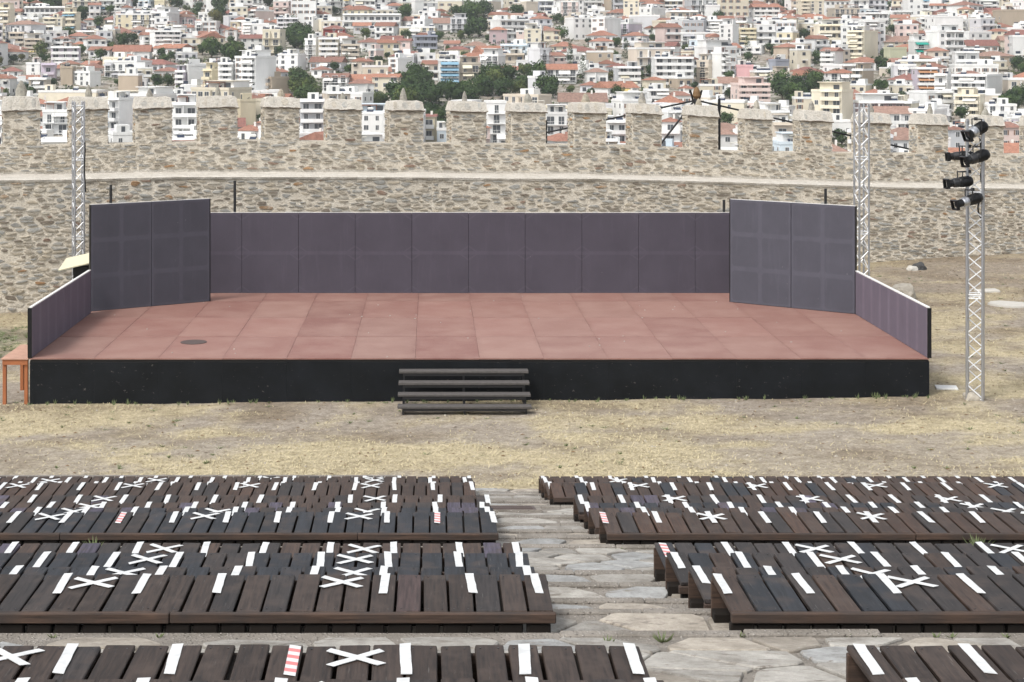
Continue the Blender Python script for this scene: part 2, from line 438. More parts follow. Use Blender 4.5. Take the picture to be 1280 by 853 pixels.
def terraces():
    mb = MB(); V = []; F = []; n = 70
    Ys = []
    for (a, ha), (b, hb) in zip(PROF, PROF[1:]):
        k = max(1, int(abs(a - b) / .3)); Ys += [lerp(a, b, i / k) for i in range(k)]
    Ys.append(PROF[-1][0])
    for Y in Ys:
        for i in range(n + 1):
            X = lerp(-16, 16, i / n); V.append((X, Y, terr_z(Y) + .006 * fbm(X * 2, Y * 2)))
    for j in range(len(Ys) - 1):
        for i in range(n): F.append((j * (n + 1) + i, (j + 1) * (n + 1) + i, (j + 1) * (n + 1) + i + 1, j * (n + 1) + i + 1))
    me = bpy.data.meshes.new('terrace'); me.from_pydata(V, [], F); me.materials.append(M_CONC)
    return tag(link('seating_terrace', me), kind='structure')
TERR = terraces()

# ------------------------------------------------------------------ Voronoi cells for rubble and flagstones
def clip(poly, nx, ny, d):
    out = []; n = len(poly)
    for i in range(n):
        a, b = poly[i], poly[(i + 1) % n]
        da, db = a[0] * nx + a[1] * ny - d, b[0] * nx + b[1] * ny - d
        if da <= 0: out.append(a)
        if (da < 0 < db) or (db < 0 < da):
            t = da / (da - db); out.append((a[0] + (b[0] - a[0]) * t, a[1] + (b[1] - a[1]) * t))
    return out
def cells(u0, u1, v0, v1, cu, cv, rnd, jit=.42, drop=0.0):
    nu, nv = max(1, round((u1 - u0) / cu)), max(1, round((v1 - v0) / cv))
    cu, cv = (u1 - u0) / nu, (v1 - v0) / nv; k = cu / cv
    P = {}
    for j in range(-3, nv + 3):
        for i in range(-3, nu + 3):
            if rnd.random() < drop: continue
            P[i, j] = ((i + .5 + (.5 if j % 2 else 0) * .8 + rnd.uniform(-jit, jit)) * cv, (j + .5 + rnd.uniform(-jit, jit)) * cv)
    out = []
    for j in range(nv):
        for i in range(-1, nu):
            if (i, j) not in P: continue
            x, y = P[i, j]
            poly = [(x - 3 * cv, y - 3 * cv), (x + 3 * cv, y - 3 * cv), (x + 3 * cv, y + 3 * cv), (x - 3 * cv, y + 3 * cv)]
            poly = clip(poly, -1, 0, 0); poly = clip(poly, 1, 0, nu * cv); poly = clip(poly, 0, -1, 0); poly = clip(poly, 0, 1, nv * cv)
            for dj in (0, -1, 1, -2, 2, -3, 3):
                for di in (-3, -2, -1, 0, 1, 2, 3):
                    if not (di or dj) or (i + di, j + dj) not in P: continue
                    a, b = P[i + di, j + dj]; nx, ny = a - x, b - y
                    poly = clip(poly, nx, ny, (a * a + b * b - x * x - y * y) / 2)
                    if len(poly) < 3: break
                if len(poly) < 3: break
            if len(poly) >= 3: out.append([(u0 + p * k, v0 + q) for p, q in poly])
    return out
def area(p): return abs(sum(a[0] * b[1] - b[0] * a[1] for a, b in zip(p, p[1:] + p[:1]))) / 2
def centroid(p): return (sum(a[0] for a in p) / len(p), sum(a[1] for a in p) / len(p))
def soften(p, gap, rnd, shr=1.0, chai=.26):
    """pull a cell in from the joint, cut its corners, wobble it"""
    cx, cy = centroid(p); q = []
    for x, y in p:
        dx, dy = x - cx, y - cy; L = math.hypot(dx, dy) or 1
        f = max(.25, (L - gap) / L) * shr; q.append((cx + dx * f, cy + dy * f))
    o = []
    for a, b in zip(q, q[1:] + q[:1]):
        if math.hypot(a[0] - b[0], a[1] - b[1]) < gap * .6: o.append(((a[0] + b[0]) / 2, (a[1] + b[1]) / 2)); continue
        o.append((lerp(a[0], b[0], chai), lerp(a[1], b[1], chai))); o.append((lerp(a[0], b[0], 1 - chai), lerp(a[1], b[1], 1 - chai)))
    return o
def stone_into(mb, p, place, depth, dome, bev):
    """p polygon in (u,v); place(u,v,out) -> world point"""
    n = len(p); cx, cy = centroid(p)
    ins = [(lerp(x, cx, bev), lerp(y, cy, bev)) for x, y in p]
    P = [place(x, y, -.03) for x, y in p] + [place(x, y, depth * .55) for x, y in p] + [place(x, y, depth) for x, y in ins] + [place(cx, cy, depth + dome)]
    F = []
    for i in range(n):
        j = (i + 1) % n
        F += [(i, j, n + j, n + i), (n + i, n + j, 2 * n + j, 2 * n + i), (2 * n + i, 2 * n + j, 3 * n)]
    mb.pts(P, F)

# ------------------------------------------------------------------ flagstone paving of aisle and cross-walks
def paving():
    rnd = random.Random(5); regs = []
    blocks = [BLK[b] for b in 'DCBA']
    # cross-walks between blocks
    for hi, lo in ((BLK['D'], BLK['C']), (BLK['C'], BLK['B']), (BLK['B'], BLK['A'])):
        y1 = hi[-1][0] - .83; y0 = lo[0][0] + .18
        w = px(1330, y0) + .3; regs.append((px(-50, y0) - .2, w, y0, y1 - .05, .46, .36, .030))
    regs.append((px(-50, 25.4), px(700, 25.4), 24.65, 25.15, .6, .42, .04) if False else (.5, 1.7, 24.4, 25.1, .55, .34, .04))
    for b in 'DCB':
        rows = BLK[b]
        for i, (Y, h) in enumerate(rows):      # treads inside a block
            yy1 = Y + .04; yy0 = Y - .75
            regs.append((.55, 2.0, yy0 + .02, yy1, .46, (yy1 - yy0) / 2.2, .022))
    n = 0
    for (x0, x1, y0, y1, cu, cv, gap) in regs:
        if y1 - y0 < .1: continue
        for c in cells(x0, x1, y0, y1, cu, cv, rnd, .44, .08):
            if area(c) < .012: continue
            p = soften(c, gap * rnd.uniform(.5, 1.6), rnd, 1, .09); p = [(x + rnd.uniform(-.012, .012), y + rnd.uniform(-.012, .012)) for x, y in p]; cx, cy = centroid(p)
            if cy < 13 and not (-4.2 < cx < 6): continue
            if .4 < cx < 1.5 and 20.3 < cy < 21.03: continue
            mb = MB(); t = rnd.random()
            base = (.35, .335, .31) if t < .55 else (.36, .325, .28) if t < .75 else (.33, .335, .335)
            f = rnd.uniform(.8, 1.15); mb.col = tuple(x * f for x in base)
            stone_into(mb, p, lambda u, v, o: (u, v, terr_z(v) + max(o, -.02)), .020, .001, .03)
            build(mb, 'flagstone', M_FLAG, TERR, colors=True); n += 1
    print('flagstones', n)
paving()
EDL_ = {'A': 1.0, 'B': .76, 'C': .67, 'D': .62}
def nosings():
    rn = random.Random(6)
    for b in 'DCBA':
        for i, (Y, h) in enumerate(BLK[b]):
            z = CAMZ - h - .28; x = -.1 if b != 'A' else .4
            while x < 2.7:
                L = rn.uniform(.5, 1.1); mb = MB(); mb.cbox(x + .006, x + L, Y + .05 + rn.uniform(0, .012), Y + .148, z - .12, z + .018 + rn.uniform(-.003, .004), .008, jit=.003, rnd=rn); build(mb, 'step_nosing', M_CONC, TERR); x += L
        Y4, h4 = BLK[b][-1]; z = CAMZ - h4 - .105; x = EDL_[b]
        while x < 1.9:
            L = rn.uniform(.5, 1.1); mb = MB(); mb.cbox(x + .006, x + L, Y4 - .86 + rn.uniform(0, .012), Y4 - .764, z - .12, z + .018 + rn.uniform(-.003, .004), .008, jit=.003, rnd=rn); build(mb, 'step_nosing', M_CONC, TERR); x += L
nosings()

# manhole cover on the cross-walk, left side partly under the bench row
t = thing('manhole_cover', 'ribbed brown manhole cover in the stone aisle near the upper benches', 'manhole cover', (.97, 20.76, terr_z(20.76) + .012))
mb = MB(); M = Matrix.Rotation(math.atan2(terr_z(20.9) - terr_z(20.4), .5), 4, 'X')
mb.box(-.34, .34, -.25, .25, -.02, .028, M=M); build(mb, 'cover_plate', M_IRON, t)
for k in range(8):
    m2 = MB(); m2.box(-.30, .30, -.23 + k * .06, -.20 + k * .06, .028, .036, M=M); build(m2, 'rib', M_IRON, t)
mb = MB()
for a in ((-.41, -.34, -.30, .27), (.34, .41, -.30, .27), (-.34, .34, -.30, -.25), (-.34, .34, .25, .27)): mb.box(a[0], a[1], a[2], a[3], -.03, .024, M=M)
build(mb, 'frame', M_CONC, t)

# ------------------------------------------------------------------ bench rows
BROWN, BLUE, CHAR, VIOLET, RUST = (.046, .0315, .0245), (.021, .0235, .028), (.029, .0255, .0245), (.065, .058, .08), (.052, .032, .023)
TONES = {'LD': 'bbbb', 'LC': 'nnvk', 'LB': 'nkkd', 'LA': 'dd', 'RD': 'brbr', 'RC': 'nvnb', 'RB': 'cccc', 'RA': 'dd'}
PITCH, PW, PL = .160, .145, .70
rp = random.Random(11)
PLANKS = []
for i in range(8):
    mb = MB(); mb.cbox(-PW / 2 + rp.uniform(0, .004), PW / 2 - rp.uniform(0, .004), -PL + rp.uniform(-.008, .006), rp.uniform(-.01, .012), -.028, 0, .005, jit=.003, rnd=rp)
    for xx in (-.045, .04):
        for yy in (-.04, -PL + .05): mb.box(xx - .004, xx + .004, yy - .004, yy + .004, -.001, .0015, 1)
    PLANKS.append(mb.mesh('plank', [M_WOOD, M_BLACKM]))
def strip(mb, x, y, ang, w, L, z0=.0015, th=.0025, m=0, n=5, rnd=rp):
    """a slightly uneven band of tape lying along its own direction"""
    c, s = math.cos(ang), math.sin(ang); P = []
    for i in range(n + 1):
        t = lerp(-L / 2, L / 2, i / n); wob = rnd.uniform(-.0015, .0015)
        for sg in (-1, 1):
            e = sg * (w / 2 + rnd.uniform(-.0015, .0015)) + wob; e2 = t + (rnd.uniform(-.012, .012) if i in (0, n) else 0)
            P.append((x + c * e2 - s * e, y + s * e2 + c * e, z0 + th))
    k = len(P); P += [(a, b, z0) for a, b, _ in P]; F = []
    for i in range(n):
        F.append((2 * i, 2 * i + 2, 2 * i + 3, 2 * i + 1)[::-1] if False else (2 * i, 2 * i + 2, 2 * i + 3, 2 * i + 1))
        F.append((2 * i, k + 2 * i, k + 2 * i + 2, 2 * i + 2)); F.append((2 * i + 1, 2 * i + 3, k + 2 * i + 3, k + 2 * i + 1))
    F += [(0, 1, k + 1, k), (2 * n + 1, 2 * n, k + 2 * n, k + 2 * n + 1)]
    mb.pts(P, F, m)
TAPES = []
for i in range(6):
    mb = MB(); strip(mb, 0, -.185 + rp.uniform(-.01, .01), R(90) + rp.uniform(-.03, .03), .053, .39); TAPES.append(mb.mesh('tape_strip', M_TAPE))
CROSS = []
for i in range(5):
    mb = MB(); a = R(42 + rp.uniform(-5, 5)); strip(mb, 0, -.17, a, .042, .315)
    strip(mb, rp.uniform(-.01, .01), -.17, -a + rp.uniform(-.1, .1), .042, .31, z0=.0045); CROSS.append(mb.mesh('tape_cross', M_TAPE))
def red_tape():
    mb = MB(); n = 9; T = math.tan(R(-25))
    for i in range(n):
        y0, y1 = -.01 - .38 * i / n, -.01 - .38 * (i + 1) / n
        for (xa, xb) in ((-.028, .028),):
            P = [(xa, y0, .004), (xb, y0 - .022, .004), (xb, y1 - .022, .004), (xa, y1, .004)]
            mb.pts(P, [(0, 3, 2, 1)], i % 2)
    return mb.mesh('tape_strip', [M_TAPE, M_RED])
REDT = red_tape()
M_FOOT = m_plain('blackish_wood', (.018, .015, .013), .8, .1, var=.4)  # near-black brown for blocks, sills and bearers under the planks
mb = MB(); mb.cbox(-.055, .055, -.03, .03, -.16, 0, .006); FEET = mb.mesh('support_block', M_FOOT)
ORD = ['first', 'second', 'third', 'fourth']
BN = {'D': 'the block nearest the stage', 'C': 'the second block from the stage', 'B': 'the third block from the stage', 'A': 'the block farthest from the stage'}
TL = {'A': [.943, .43, -.106, 'r-.644', -1.21, -1.71, -2.25, -2.75], 'B': [.68, .234, -.273, -.78, -1.31, -1.81, -2.31, -2.83, -3.3, -3.85],
      'C': None, 'D': None}
XL = {'A': [-.33, -1.95], 'B': [-.54, -2.1, -3.66], 'C': [-.65, -2.18, -3.67, -5.2], 'D': [-.8, -2.35, -3.9, -5.4, -6.6]}
XR = {'A': [], 'B': [3.05, 4.6], 'C': [2.75, 4.3, 5.85, 7.2], 'D': [2.7, 4.25, 5.8, 7.4, 8.9]}
EDL = {'A': .985, 'B': .74, 'C': .65, 'D': .60}
EDR = {'A': 1.98, 'B': 1.77, 'C': 1.64, 'D': 1.58}
ENL = {'A': -3.0, 'B': -4.3, 'C': -5.9, 'D': -7.3}
ENR = {'A': 3.7, 'B': 5.6, 'C': 7.7, 'D': 9.6}
def tone(ch, rnd):
    r = rnd.random()
    if ch == 'b': c = BROWN if r < .72 else RUST if r < .86 else CHAR
    elif ch == 'r': c = BROWN if r < .5 else RUST if r < .85 else BLUE
    elif ch == 'm': c = BROWN if r < .4 else CHAR if r < .6 else BLUE if r < .8 else VIOLET if r < .86 else RUST
    elif ch == 'v': c = BLUE if r < .5 else VIOLET if r < .62 else CHAR if r < .8 else BROWN
    elif ch == 'k': c = BLUE if r < .9 else CHAR
    elif ch == 'n': c = BROWN if r < .6 else CHAR if r < .85 else VIOLET
    elif ch == 'c': c = CHAR if r < .6 else BLUE if r < .92 else BROWN
    else: c = (.036, .027, .0225) if r < .85 else CHAR if r < .97 else (.05, .035, .033)
    f = rnd.uniform(.78, 1.2); return tuple(x * f for x in c)
def bench(side, b, i):
    rnd = random.Random(hash((side == 'L', ord(b), i)) & 0xffff)
    Y, h = BLK[b][i]; z = CAMZ - h; nr = len(BLK[b])
    xa, xb = (ENL[b], EDL[b]) if side == 'L' else (EDR[b], ENR[b])
    sh = rnd.uniform(-.02, .02); xa += sh; xb += sh
    t = thing('bench_row', f"dark plank bench {'left' if side == 'L' else 'right'} of the aisle, {ORD[i]} row of {BN[b]}", 'bench', ((xa + xb) / 2, Y, z), 0, 'rows of plank benches')
    cx = (xa + xb) / 2; n = int((xb - xa) / PITCH)
    for k in range(n):
        x = (xb - (k + .5) * PITCH) if side == 'L' else (xa + (k + .5) * PITCH)
        link('plank', PLANKS[rnd.randrange(8)], t, (x - cx, rnd.uniform(-.006, .006), rnd.uniform(-.003, .001)), (rnd.uniform(-.004, .004), 0, rnd.uniform(-.006, .006)), tone(TONES[side + b][i], rnd))
    x0, x1 = (xb - n * PITCH - cx, xb - cx) if side == 'L' else (xa - cx, xa + n * PITCH - cx)
    # long rail under the near ends, in two or three lengths, and the short blocks below it
    cuts = [x0]
    while cuts[-1] < x1 - .1: cuts.append(min(x1, cuts[-1] + rnd.uniform(2.3, 2.9)))
    for a, c in zip(cuts, cuts[1:]):
        mb = MB(); mb.cbox(a + .002, c - .002, -PL - .006, -PL + .045, -.085, -.029 if i < nr - 1 else -.012, .006, jit=.002, rnd=rnd)
        if i == nr - 1:
            mb = MB(); mb.cbox(a + .002, c - .002, -PL - .055, -PL - .012, -.058, .003, .006, jit=.002, rnd=rnd)
        build(mb, 'rail', M_BEAM, t)
    for k in range(int((x1 - x0) / .165)):
        link('support_block', FEET, t, (x0 + .07 + k * .165, -PL - .005 if i == nr - 1 else -PL + .05, -.07 if i == nr - 1 else -.085), None, None, (1.3 if i == nr - 1 else .9, 1, .6 if i == nr - 1 else .5))
    for a, c in zip(cuts, cuts[1:]):
        mb = MB(); mb.cbox(a + .001, c - .001, -.045, -.018, -.278, -.029, .004, jit=.002, rnd=rnd); build(mb, 'riser_board', M_BEAM, t)
    for a, c in zip(cuts, cuts[1:]):
        mb = MB(); mb.cbox(a + .003, c - .003, -.15, -.05, -.277, -.20, .005, jit=.003, rnd=rnd); build(mb, 'sill', M_FOOT, t)
    for x in (x0 + .3, (x0 + x1) / 2, x1 - .3):
        mb = MB(); mb.cbox(x - .028, x + .028, -PL + .05, -.05, -.075, -.03, .004); build(mb, 'bearer', M_FOOT, t)
    # tape
    if side == 'L':
        tl = TL[b] or [xb - .045 - .512 * k for k in range(20)]
        tl = [(x if i == nr - 1 or isinstance(x, str) else x - [.0, .06, .03, .0][i] * (1 if b != 'B' else .6)) for x in tl]
    else: tl = [xa + .05 + .512 * k for k in range(20)]
    xs = XL[b] if side == 'L' else XR[b]
    for k, x in enumerate(tl):
        red = False
        if isinstance(x, str): red = (i == 0); x = float(x[1:])
        if side == 'R' and k == 0 and ((b == 'B' and i == 0) or (b == 'C' and i == 3)): red = True
        if side == 'L' and b == 'C' and i == 3 and k in (1, 7): red = True
        if side == 'R' and b == 'B' and i in (1, 2) and k == 6: red = True
        if side == 'L' and b == 'B' and k == 3 and i == 3: continue
        x += rnd.uniform(-.015, .015) + (0 if b == 'A' else .035 * (rnd.random() - .5))
        if k and rnd.random() < .04: continue
        if not (x0 + cx + .03 < x < x1 + cx - .01): continue
        link('tape_strip', REDT if red else TAPES[rnd.randrange(6)], t, (x - cx, 0, .002), (0, 0, rnd.uniform(-.03, .03)))
    for x in xs:
        x += rnd.uniform(-.03, .03)
        if b in 'CD' and i < 3 and rnd.random() < .6: continue
        if x0 + cx + .15 < x < x1 + cx - .15: link('tape_cross', CROSS[rnd.randrange(5)], t, (x - cx, rnd.uniform(-.015, .015), .0025), (0, 0, rnd.uniform(-.06, .06)))
for b in 'DCBA':
    for i in range(len(BLK[b])):
        bench('L', b, i)
        bench('R', b, i)
# ------------------------------------------------------------------ stage
GY0, DZ = 32.24, .80
SX0, SX1 = -7.78, 9.69
rs = random.Random(21)
stage = thing('stage', 'long low stage with dusty red board floor and black front, below the castle wall', 'stage', ((SX0 + SX1) / 2, 36.5, 0))
SC = Vector(((SX0 + SX1) / 2, 36.5, 0))
nc = 14; cw = (SX1 - SX0) / nc
rows = [(GY0, 34.74), (34.74, 37.24), (37.24, 39.74), (39.74, 42.24)]
for r, (y0, y1) in enumerate(rows):
    for c in range(nc):
        x0 = SX0 + c * cw; f = rs.uniform(.92, 1.08); g = rs.uniform(.96, 1.05)
        k = rs.random(); basec = (.25, .132, .108) if k < .85 else (.225, .11, .09)
        mb = MB(); hx, hy = cw / 2 - .0012, (y1 - y0) / 2 - .011
        mb.cbox(-hx, hx, -hy, hy, -.03, 0, .003)
        link('deck_board', mb.mesh('deck_board', M_DECK), stage, Vector((x0 + cw / 2, (y0 + y1) / 2, DZ + rs.uniform(-.003, .003))) - SC, (rs.uniform(-.001, .001), 0, rs.uniform(-.0008, .0008)),
             (basec[0] * f, basec[1] * f * g, basec[2] * f * g))
mb = MB()
for y in (GY0 + .06, 33.5, 34.74, 36, 37.24, 38.5, 39.74, 41, 42.1): mb.box(SX0 + .03, SX1 - .03, y - .04, y + .04, DZ - .13, DZ - .036)
mb.v = [tuple(Vector(p) - SC) for p in mb.v]; build(mb, 'joist_frame', M_BLACK, stage)
mb = MB()
for c in range(nc + 1):
    for y in (GY0 + .12, 34.74, 37.24, 39.74, 42.1):
        x = min(max(SX0 + c * cw, SX0 + .06), SX1 - .06); mb.box(x - .03, x + .03, y - .03, y + .03, -.3, DZ - .135)
mb.v = [tuple(Vector(p) - SC) for p in mb.v]; build(mb, 'under_frame', M_BLACK, stage)
for c in range(nc):
    x0 = SX0 + c * cw; mb = MB(); zt = DZ - .075 + rs.uniform(-.012, .008)
    mb.cbox(x0 + .0005, x0 + cw - .0005, GY0 + .012 + rs.uniform(0, .003), GY0 + .034, -.22, zt, .0015)
    mb.v = [tuple(Vector(p) - SC) for p in mb.v]; build(mb, 'skirt_board', M_SKIRT, stage)
for sx in (SX0, SX1 - .02):
    for k in range(4):
        mb = MB(); mb.cbox(sx, sx + .02, GY0 + .04 + k * 2.5, GY0 + 2.53 + k * 2.5, -.35, DZ - .05, .003)
        mb.v = [tuple(Vector(p) - SC) for p in mb.v]; build(mb, 'side_board', M_SKIRT, stage)
mb = MB(); mb.lathe([(0, .27), (.008, .27), (.010, .255)], (0, 0, 0), (0, 0, 1), 24)
build(mb, 'hatch_disc', M_IRON, stage, loc=Vector((px(242, 34.04), 34.04, DZ)) - SC)
# scuffs and grit on the boards
mb = MB()
for k in range(40):
    x, y = rs.uniform(SX0 + .3, SX1 - .3), rs.uniform(GY0 + .1, 40.5); a = rs.uniform(0, 6.28); L = rs.uniform(.008, .025)
    mb.cbox(-L, L, -.008, .008, 0, .012, .003, M=Matrix.Translation((x, y, DZ + .001)) @ Matrix.Rotation(a, 4, 'Z'))
tag(build(mb, 'grit', M_CHALK), kind='stuff')

# back wall of panels
bd = thing('stage_backdrop', 'low purple-grey cloth wall of many panels along the back of the stage', 'backdrop', (0, 41.1, DZ))
pw = 1.402
for k in range(11):
    x0 = px(302, 41.03) + (k - 2) * pw
    mb = MB(); mb.cbox(x0 + .003, x0 + pw - .003, -.02, .03, .002, 1.985 + rs.uniform(-.006, .006), .005)
    p = build(mb, 'cloth_panel', M_CLOTH_BACK, bd)
    mb = MB(); mb.cbox(x0 + .02, x0 + pw - .02, .031, .07, 1.0, 1.05, .004); mb.box(x0 + .02, x0 + .06, .031, .075, .01, 1.9); mb.box(x0 + pw - .06, x0 + pw - .02, .031, .075, .01, 1.9); build(mb, 'batten', M_BEAM, p); mb = MB(); mb.box(x0 - .03, x0 + .018, .034, .05, .01, 1.95); mb.box(x0 + pw - .018, x0 + pw + .0, .034, .049, .01, 1.95); build(mb, 'seam_strip', M_BLACK, p)
    mb = MB(); mb.tube((x0 + .05, .05, 1.0), (x0 + .05, .75, .02), .015, 6); build(mb, 'brace', M_BLACKM, bd)
mb = MB(); mb.box(px(302, 41.03) - 2 * pw, px(302, 41.03) + 9 * pw, -.005, .02, 1.99, 1.998); build(mb, 'top_strip', M_WHITE, bd)

def cloth_wall(label, a, b, h, n, mat, name, white=0.0, drop=0.0):
    a, b = Vector(a), Vector(b); L = (b - a).length; ang = math.atan2(b.y - a.y, b.x - a.x)
    t = thing(name, label, 'stage wall' if white else 'stage wing', (a.x, a.y, DZ - drop), ang)
    for k in range(n):
        mb = MB(); w = L / n; mb.cbox(k * w + .005, (k + 1) * w - .005, -.02, .03, .003, h + rs.uniform(-.004, .004), .008)
        p = build(mb, 'cloth_panel', mat, t)
        mb = MB(); mb.box(k * w + .02, k * w + .06, .031, .07, .01, h - .03); mb.box((k + 1) * w - .06, (k + 1) * w - .02, .031, .07, .01, h - .03); mb.box(k * w + .07, (k + 1) * w - .07, .031, .06, h * .5, h * .5 + .04); build(mb, 'batten', M_BEAM, p)
    mb = MB(); mb.box(0.0, L, -.022 if white else -.005, .034, h + .003, h + .003 + (white or .008)); build(mb, 'top_strip', M_WHITE, t)
    mb = MB(); mb.box(-.014, -.002, -.02, .06, 0, h); mb.box(L + .002, L + .014, -.02, .06, 0, h); build(mb, 'edge_board', M_BLACK, t)
    for x in (L * .25, L * .75):
        mb = MB(); mb.tube((x, .06, h * .7), (x, .06 + h * .35, .02), .018, 6); build(mb, 'brace', M_BLACKM, t)
    return t
cloth_wall('tall dark purple-grey wing wall of two panels at the left back of the stage', (-7.80, 38.12, 0), (-5.28, 39.72, 0), 2.45, 2, M_CLOTH_WING, 'stage_wing')
cloth_wall('tall dark grey-purple wing wall of two panels at the right back of the stage', (7.15, 39.6, 0), (9.66, 37.75, 0), 2.45, 2, M_CLOTH_WING, 'stage_wing')
cloth_wall('low purple cloth side wall with white top edge along the left end of the stage', (SX0 + .02, GY0 + .02, 0), (SX0 + .02, 37.85, 0), .97, 2, M_CLOTH_SIDE, 'stage_side_wall', white=.022)
cloth_wall('low purple cloth side wall with white top edge along the right end of the stage', (SX1 - .02, 37.7, 0), (SX1 - .02, GY0 + .02, 0), .97, 2, M_CLOTH_SIDE, 'stage_side_wall', white=.022)

# wooden steps
st = thing('stage_steps', 'four worn open treads on a black metal frame in front of the stage', 'steps', (.64, 31.6, ground_z(.64, 31.6)))
gz = ground_z(.64, 31.6)
for k in range(4):
    y = 31.1 + .3 * k; z = .13 + .163 * k
    mb = MB(); hw = 1.255 - .004 * k; mb.cbox(-hw, hw, y - 31.6 - .12, y - 31.6 + .12, z - gz - .05, z - gz, .008, jit=.003, rnd=rs); build(mb, 'tread', M_TREAD, st)
    mb = MB(); mb.box(-1.16, 1.16, y - 31.6 - .10, y - 31.6 - .07, z - gz - .10, z - gz - .055); build(mb, 'cross_bar', M_BLACKM, st)
    for x in (-1.15, .0, 1.15):
        mb = MB(); mb.box(x - .018, x + .018, y - 31.6 - .066, y - 31.6 - .03, -.03, z - gz - .052); build(mb, 'leg', M_BLACKM, st)
for x in (-1.15, 0, 1.15):
    mb = MB(); mb.box(x - .018, x + .018, -.57, .5, .02, .055); build(mb, 'foot_rail', M_BLACKM, st)

# orange trestle platform beside the stage
tb = thing('trestle_platform', 'worn reddish platform on orange timber legs beside the left end of the stage', 'platform', (-8.06, 33.0, ground_z(-8, 33)))
gz = ground_z(-8, 33); zt = .80 - gz
for k in range(3):
    mb = MB(); mb.cbox(-.27, .255, -.78 + k * .52, -.265 + k * .52, zt - .03, zt, .004); build(mb, 'top_board', M_TABLE, tb)
mb = MB(); mb.box(-.25, .24, -.76, -.72, zt - .13, zt - .032); mb.box(-.25, .24, .72, .76, zt - .13, zt - .032); build(mb, 'apron', M_ORANGE, tb)
for x in (-.22, .2):
    for y in (-.69, .69):
        mb = MB(); mb.cbox(x - .035, x + .035, y - .035, y + .035, -.12, zt - .032, .005); build(mb, 'leg', M_ORANGE, tb)

# covered loudspeaker behind the left wing
sp = thing('covered_loudspeaker', 'black box under a slanting cream board behind the left stage wall', 'loudspeaker', (-8.12, 39.2, ground_z(-8.1, 39.2)))
mb = MB(); mb.cbox(-.26, .26, -.28, .28, -.02, 1.86, .02); build(mb, 'cabinet', M_BLACK, sp)
mb = MB(); M = Matrix.Translation((-.05, -.05, 1.98)) @ Matrix.Rotation(R(-13), 4, 'Y') @ Matrix.Rotation(R(9), 4, 'X'); mb.cbox(-.52, .45, -.5, .5, -.015, .015, .004, M=M); build(mb, 'rain_board', M_CREAM, sp)
mb = MB(); mb.tube((.2, .2, 1.85), (.2, .2, 2.0), .02, 8); mb.tube((-.2, -.2, 1.85), (-.2, -.2, 1.93), .02, 8); build(mb, 'prop', M_BLACKM, sp)

# dark posts behind the backdrop
for (x, y, Y, lab) in ((138.5, 231, 41.6, 'thin dark post rising behind the left stage wing'), (293.5, 226, 42.6, 'thin dark post rising behind the left end of the low backdrop'),
                       (905, 250, 42.6, 'short dark post rising just left of the right stage wing'), (1032, 236, 41.6, 'thin dark post rising behind the right stage wing')):
    X = px(x, Y); g = ground_z(X, Y); t = thing('support_post', lab, 'post', (X, Y, g), 0, 'posts behind the backdrop')
    mb = MB(); mb.tube((0, 0, -.2), (0, 0, pz(y, Y) - g), .035, 8); build(mb, 'shaft', M_BLACKM, t)
    mb = MB(); mb.tube((0, .05, 1.6), (0, 1.2, .0), .025, 6); build(mb, 'stay', M_BLACKM, t)

# ------------------------------------------------------------------ lighting trusses
mb = MB(); mb.tube((0, 0, 0), (0, 0, 1), 1.0, 10); UNIT = mb.mesh('rod', M_ALU, smooth=False)
mb = MB(); mb.tube((0, 0, 0), (0, 0, 1), 1.0, 6); UNITB = mb.mesh('rod', M_BRACE)
def rod(name, parent, a, b, r, me=None):
    a, b = Vector(a), Vector(b); d = b - a
    o = link(name, me or UNIT, parent); o.matrix_local = Matrix.Translation(a) @ d.to_track_quat('Z', 'Y').to_matrix().to_4x4() @ Matrix.Diagonal((r, r, d.length, 1)); return o
def truss(label, X, Y, ztop, rot, w=.245, plate=True):
    g = ground_z(X, Y); H = ztop - g; t = thing('lighting_truss', label, 'truss', (X, Y, g), rot)
    c = [(-w / 2, -w / 2), (w / 2, -w / 2), (w / 2, w / 2), (-w / 2, w / 2)]
    for q in c: rod('chord', t, (*q, 0), (*q, H), .027)
    n = int(round((H - .1) / .245)); dz = (H - .1) / n
    for s in range(4):
        a, b = c[s], c[(s + 1) % 4]
        for k in range(n):
            p, q = (a, b) if (k + s) % 2 else (b, a)
            rod('brace', t, (*p, .05 + k * dz), (*q, .05 + (k + 1) * dz), .0115, UNITB)
    for z in (.03, H * .37, H * .37 + .07, H * .74, H * .74 + .07, H - .03):
        for s in range(4): rod('cross_bar', t, (*c[s], z), (*c[(s + 1) % 4], z), .012, UNITB)
    for q in c:
        mb = MB(); mb.lathe([(0, .03), (.07, .03), (.075, .015), (.10, .015)], (q[0], q[1], H), (0, 0, 1), 10); build(mb, 'connector', M_ALU, t)
    return t
truss('aluminium lattice truss tower behind the left stage wing', px(98, 43), 43.0, pz(131, 43), R(24))
truss('aluminium lattice truss tower behind the right stage wing', px(1077, 43), 43.0, pz(134, 43), R(14), w=.27)
TX, TY = px(1219, 31.95), 31.95
truss('aluminium lattice truss tower carrying the spotlights right of the stage', TX, TY, pz(155, 32.1), R(-21), w=.285)

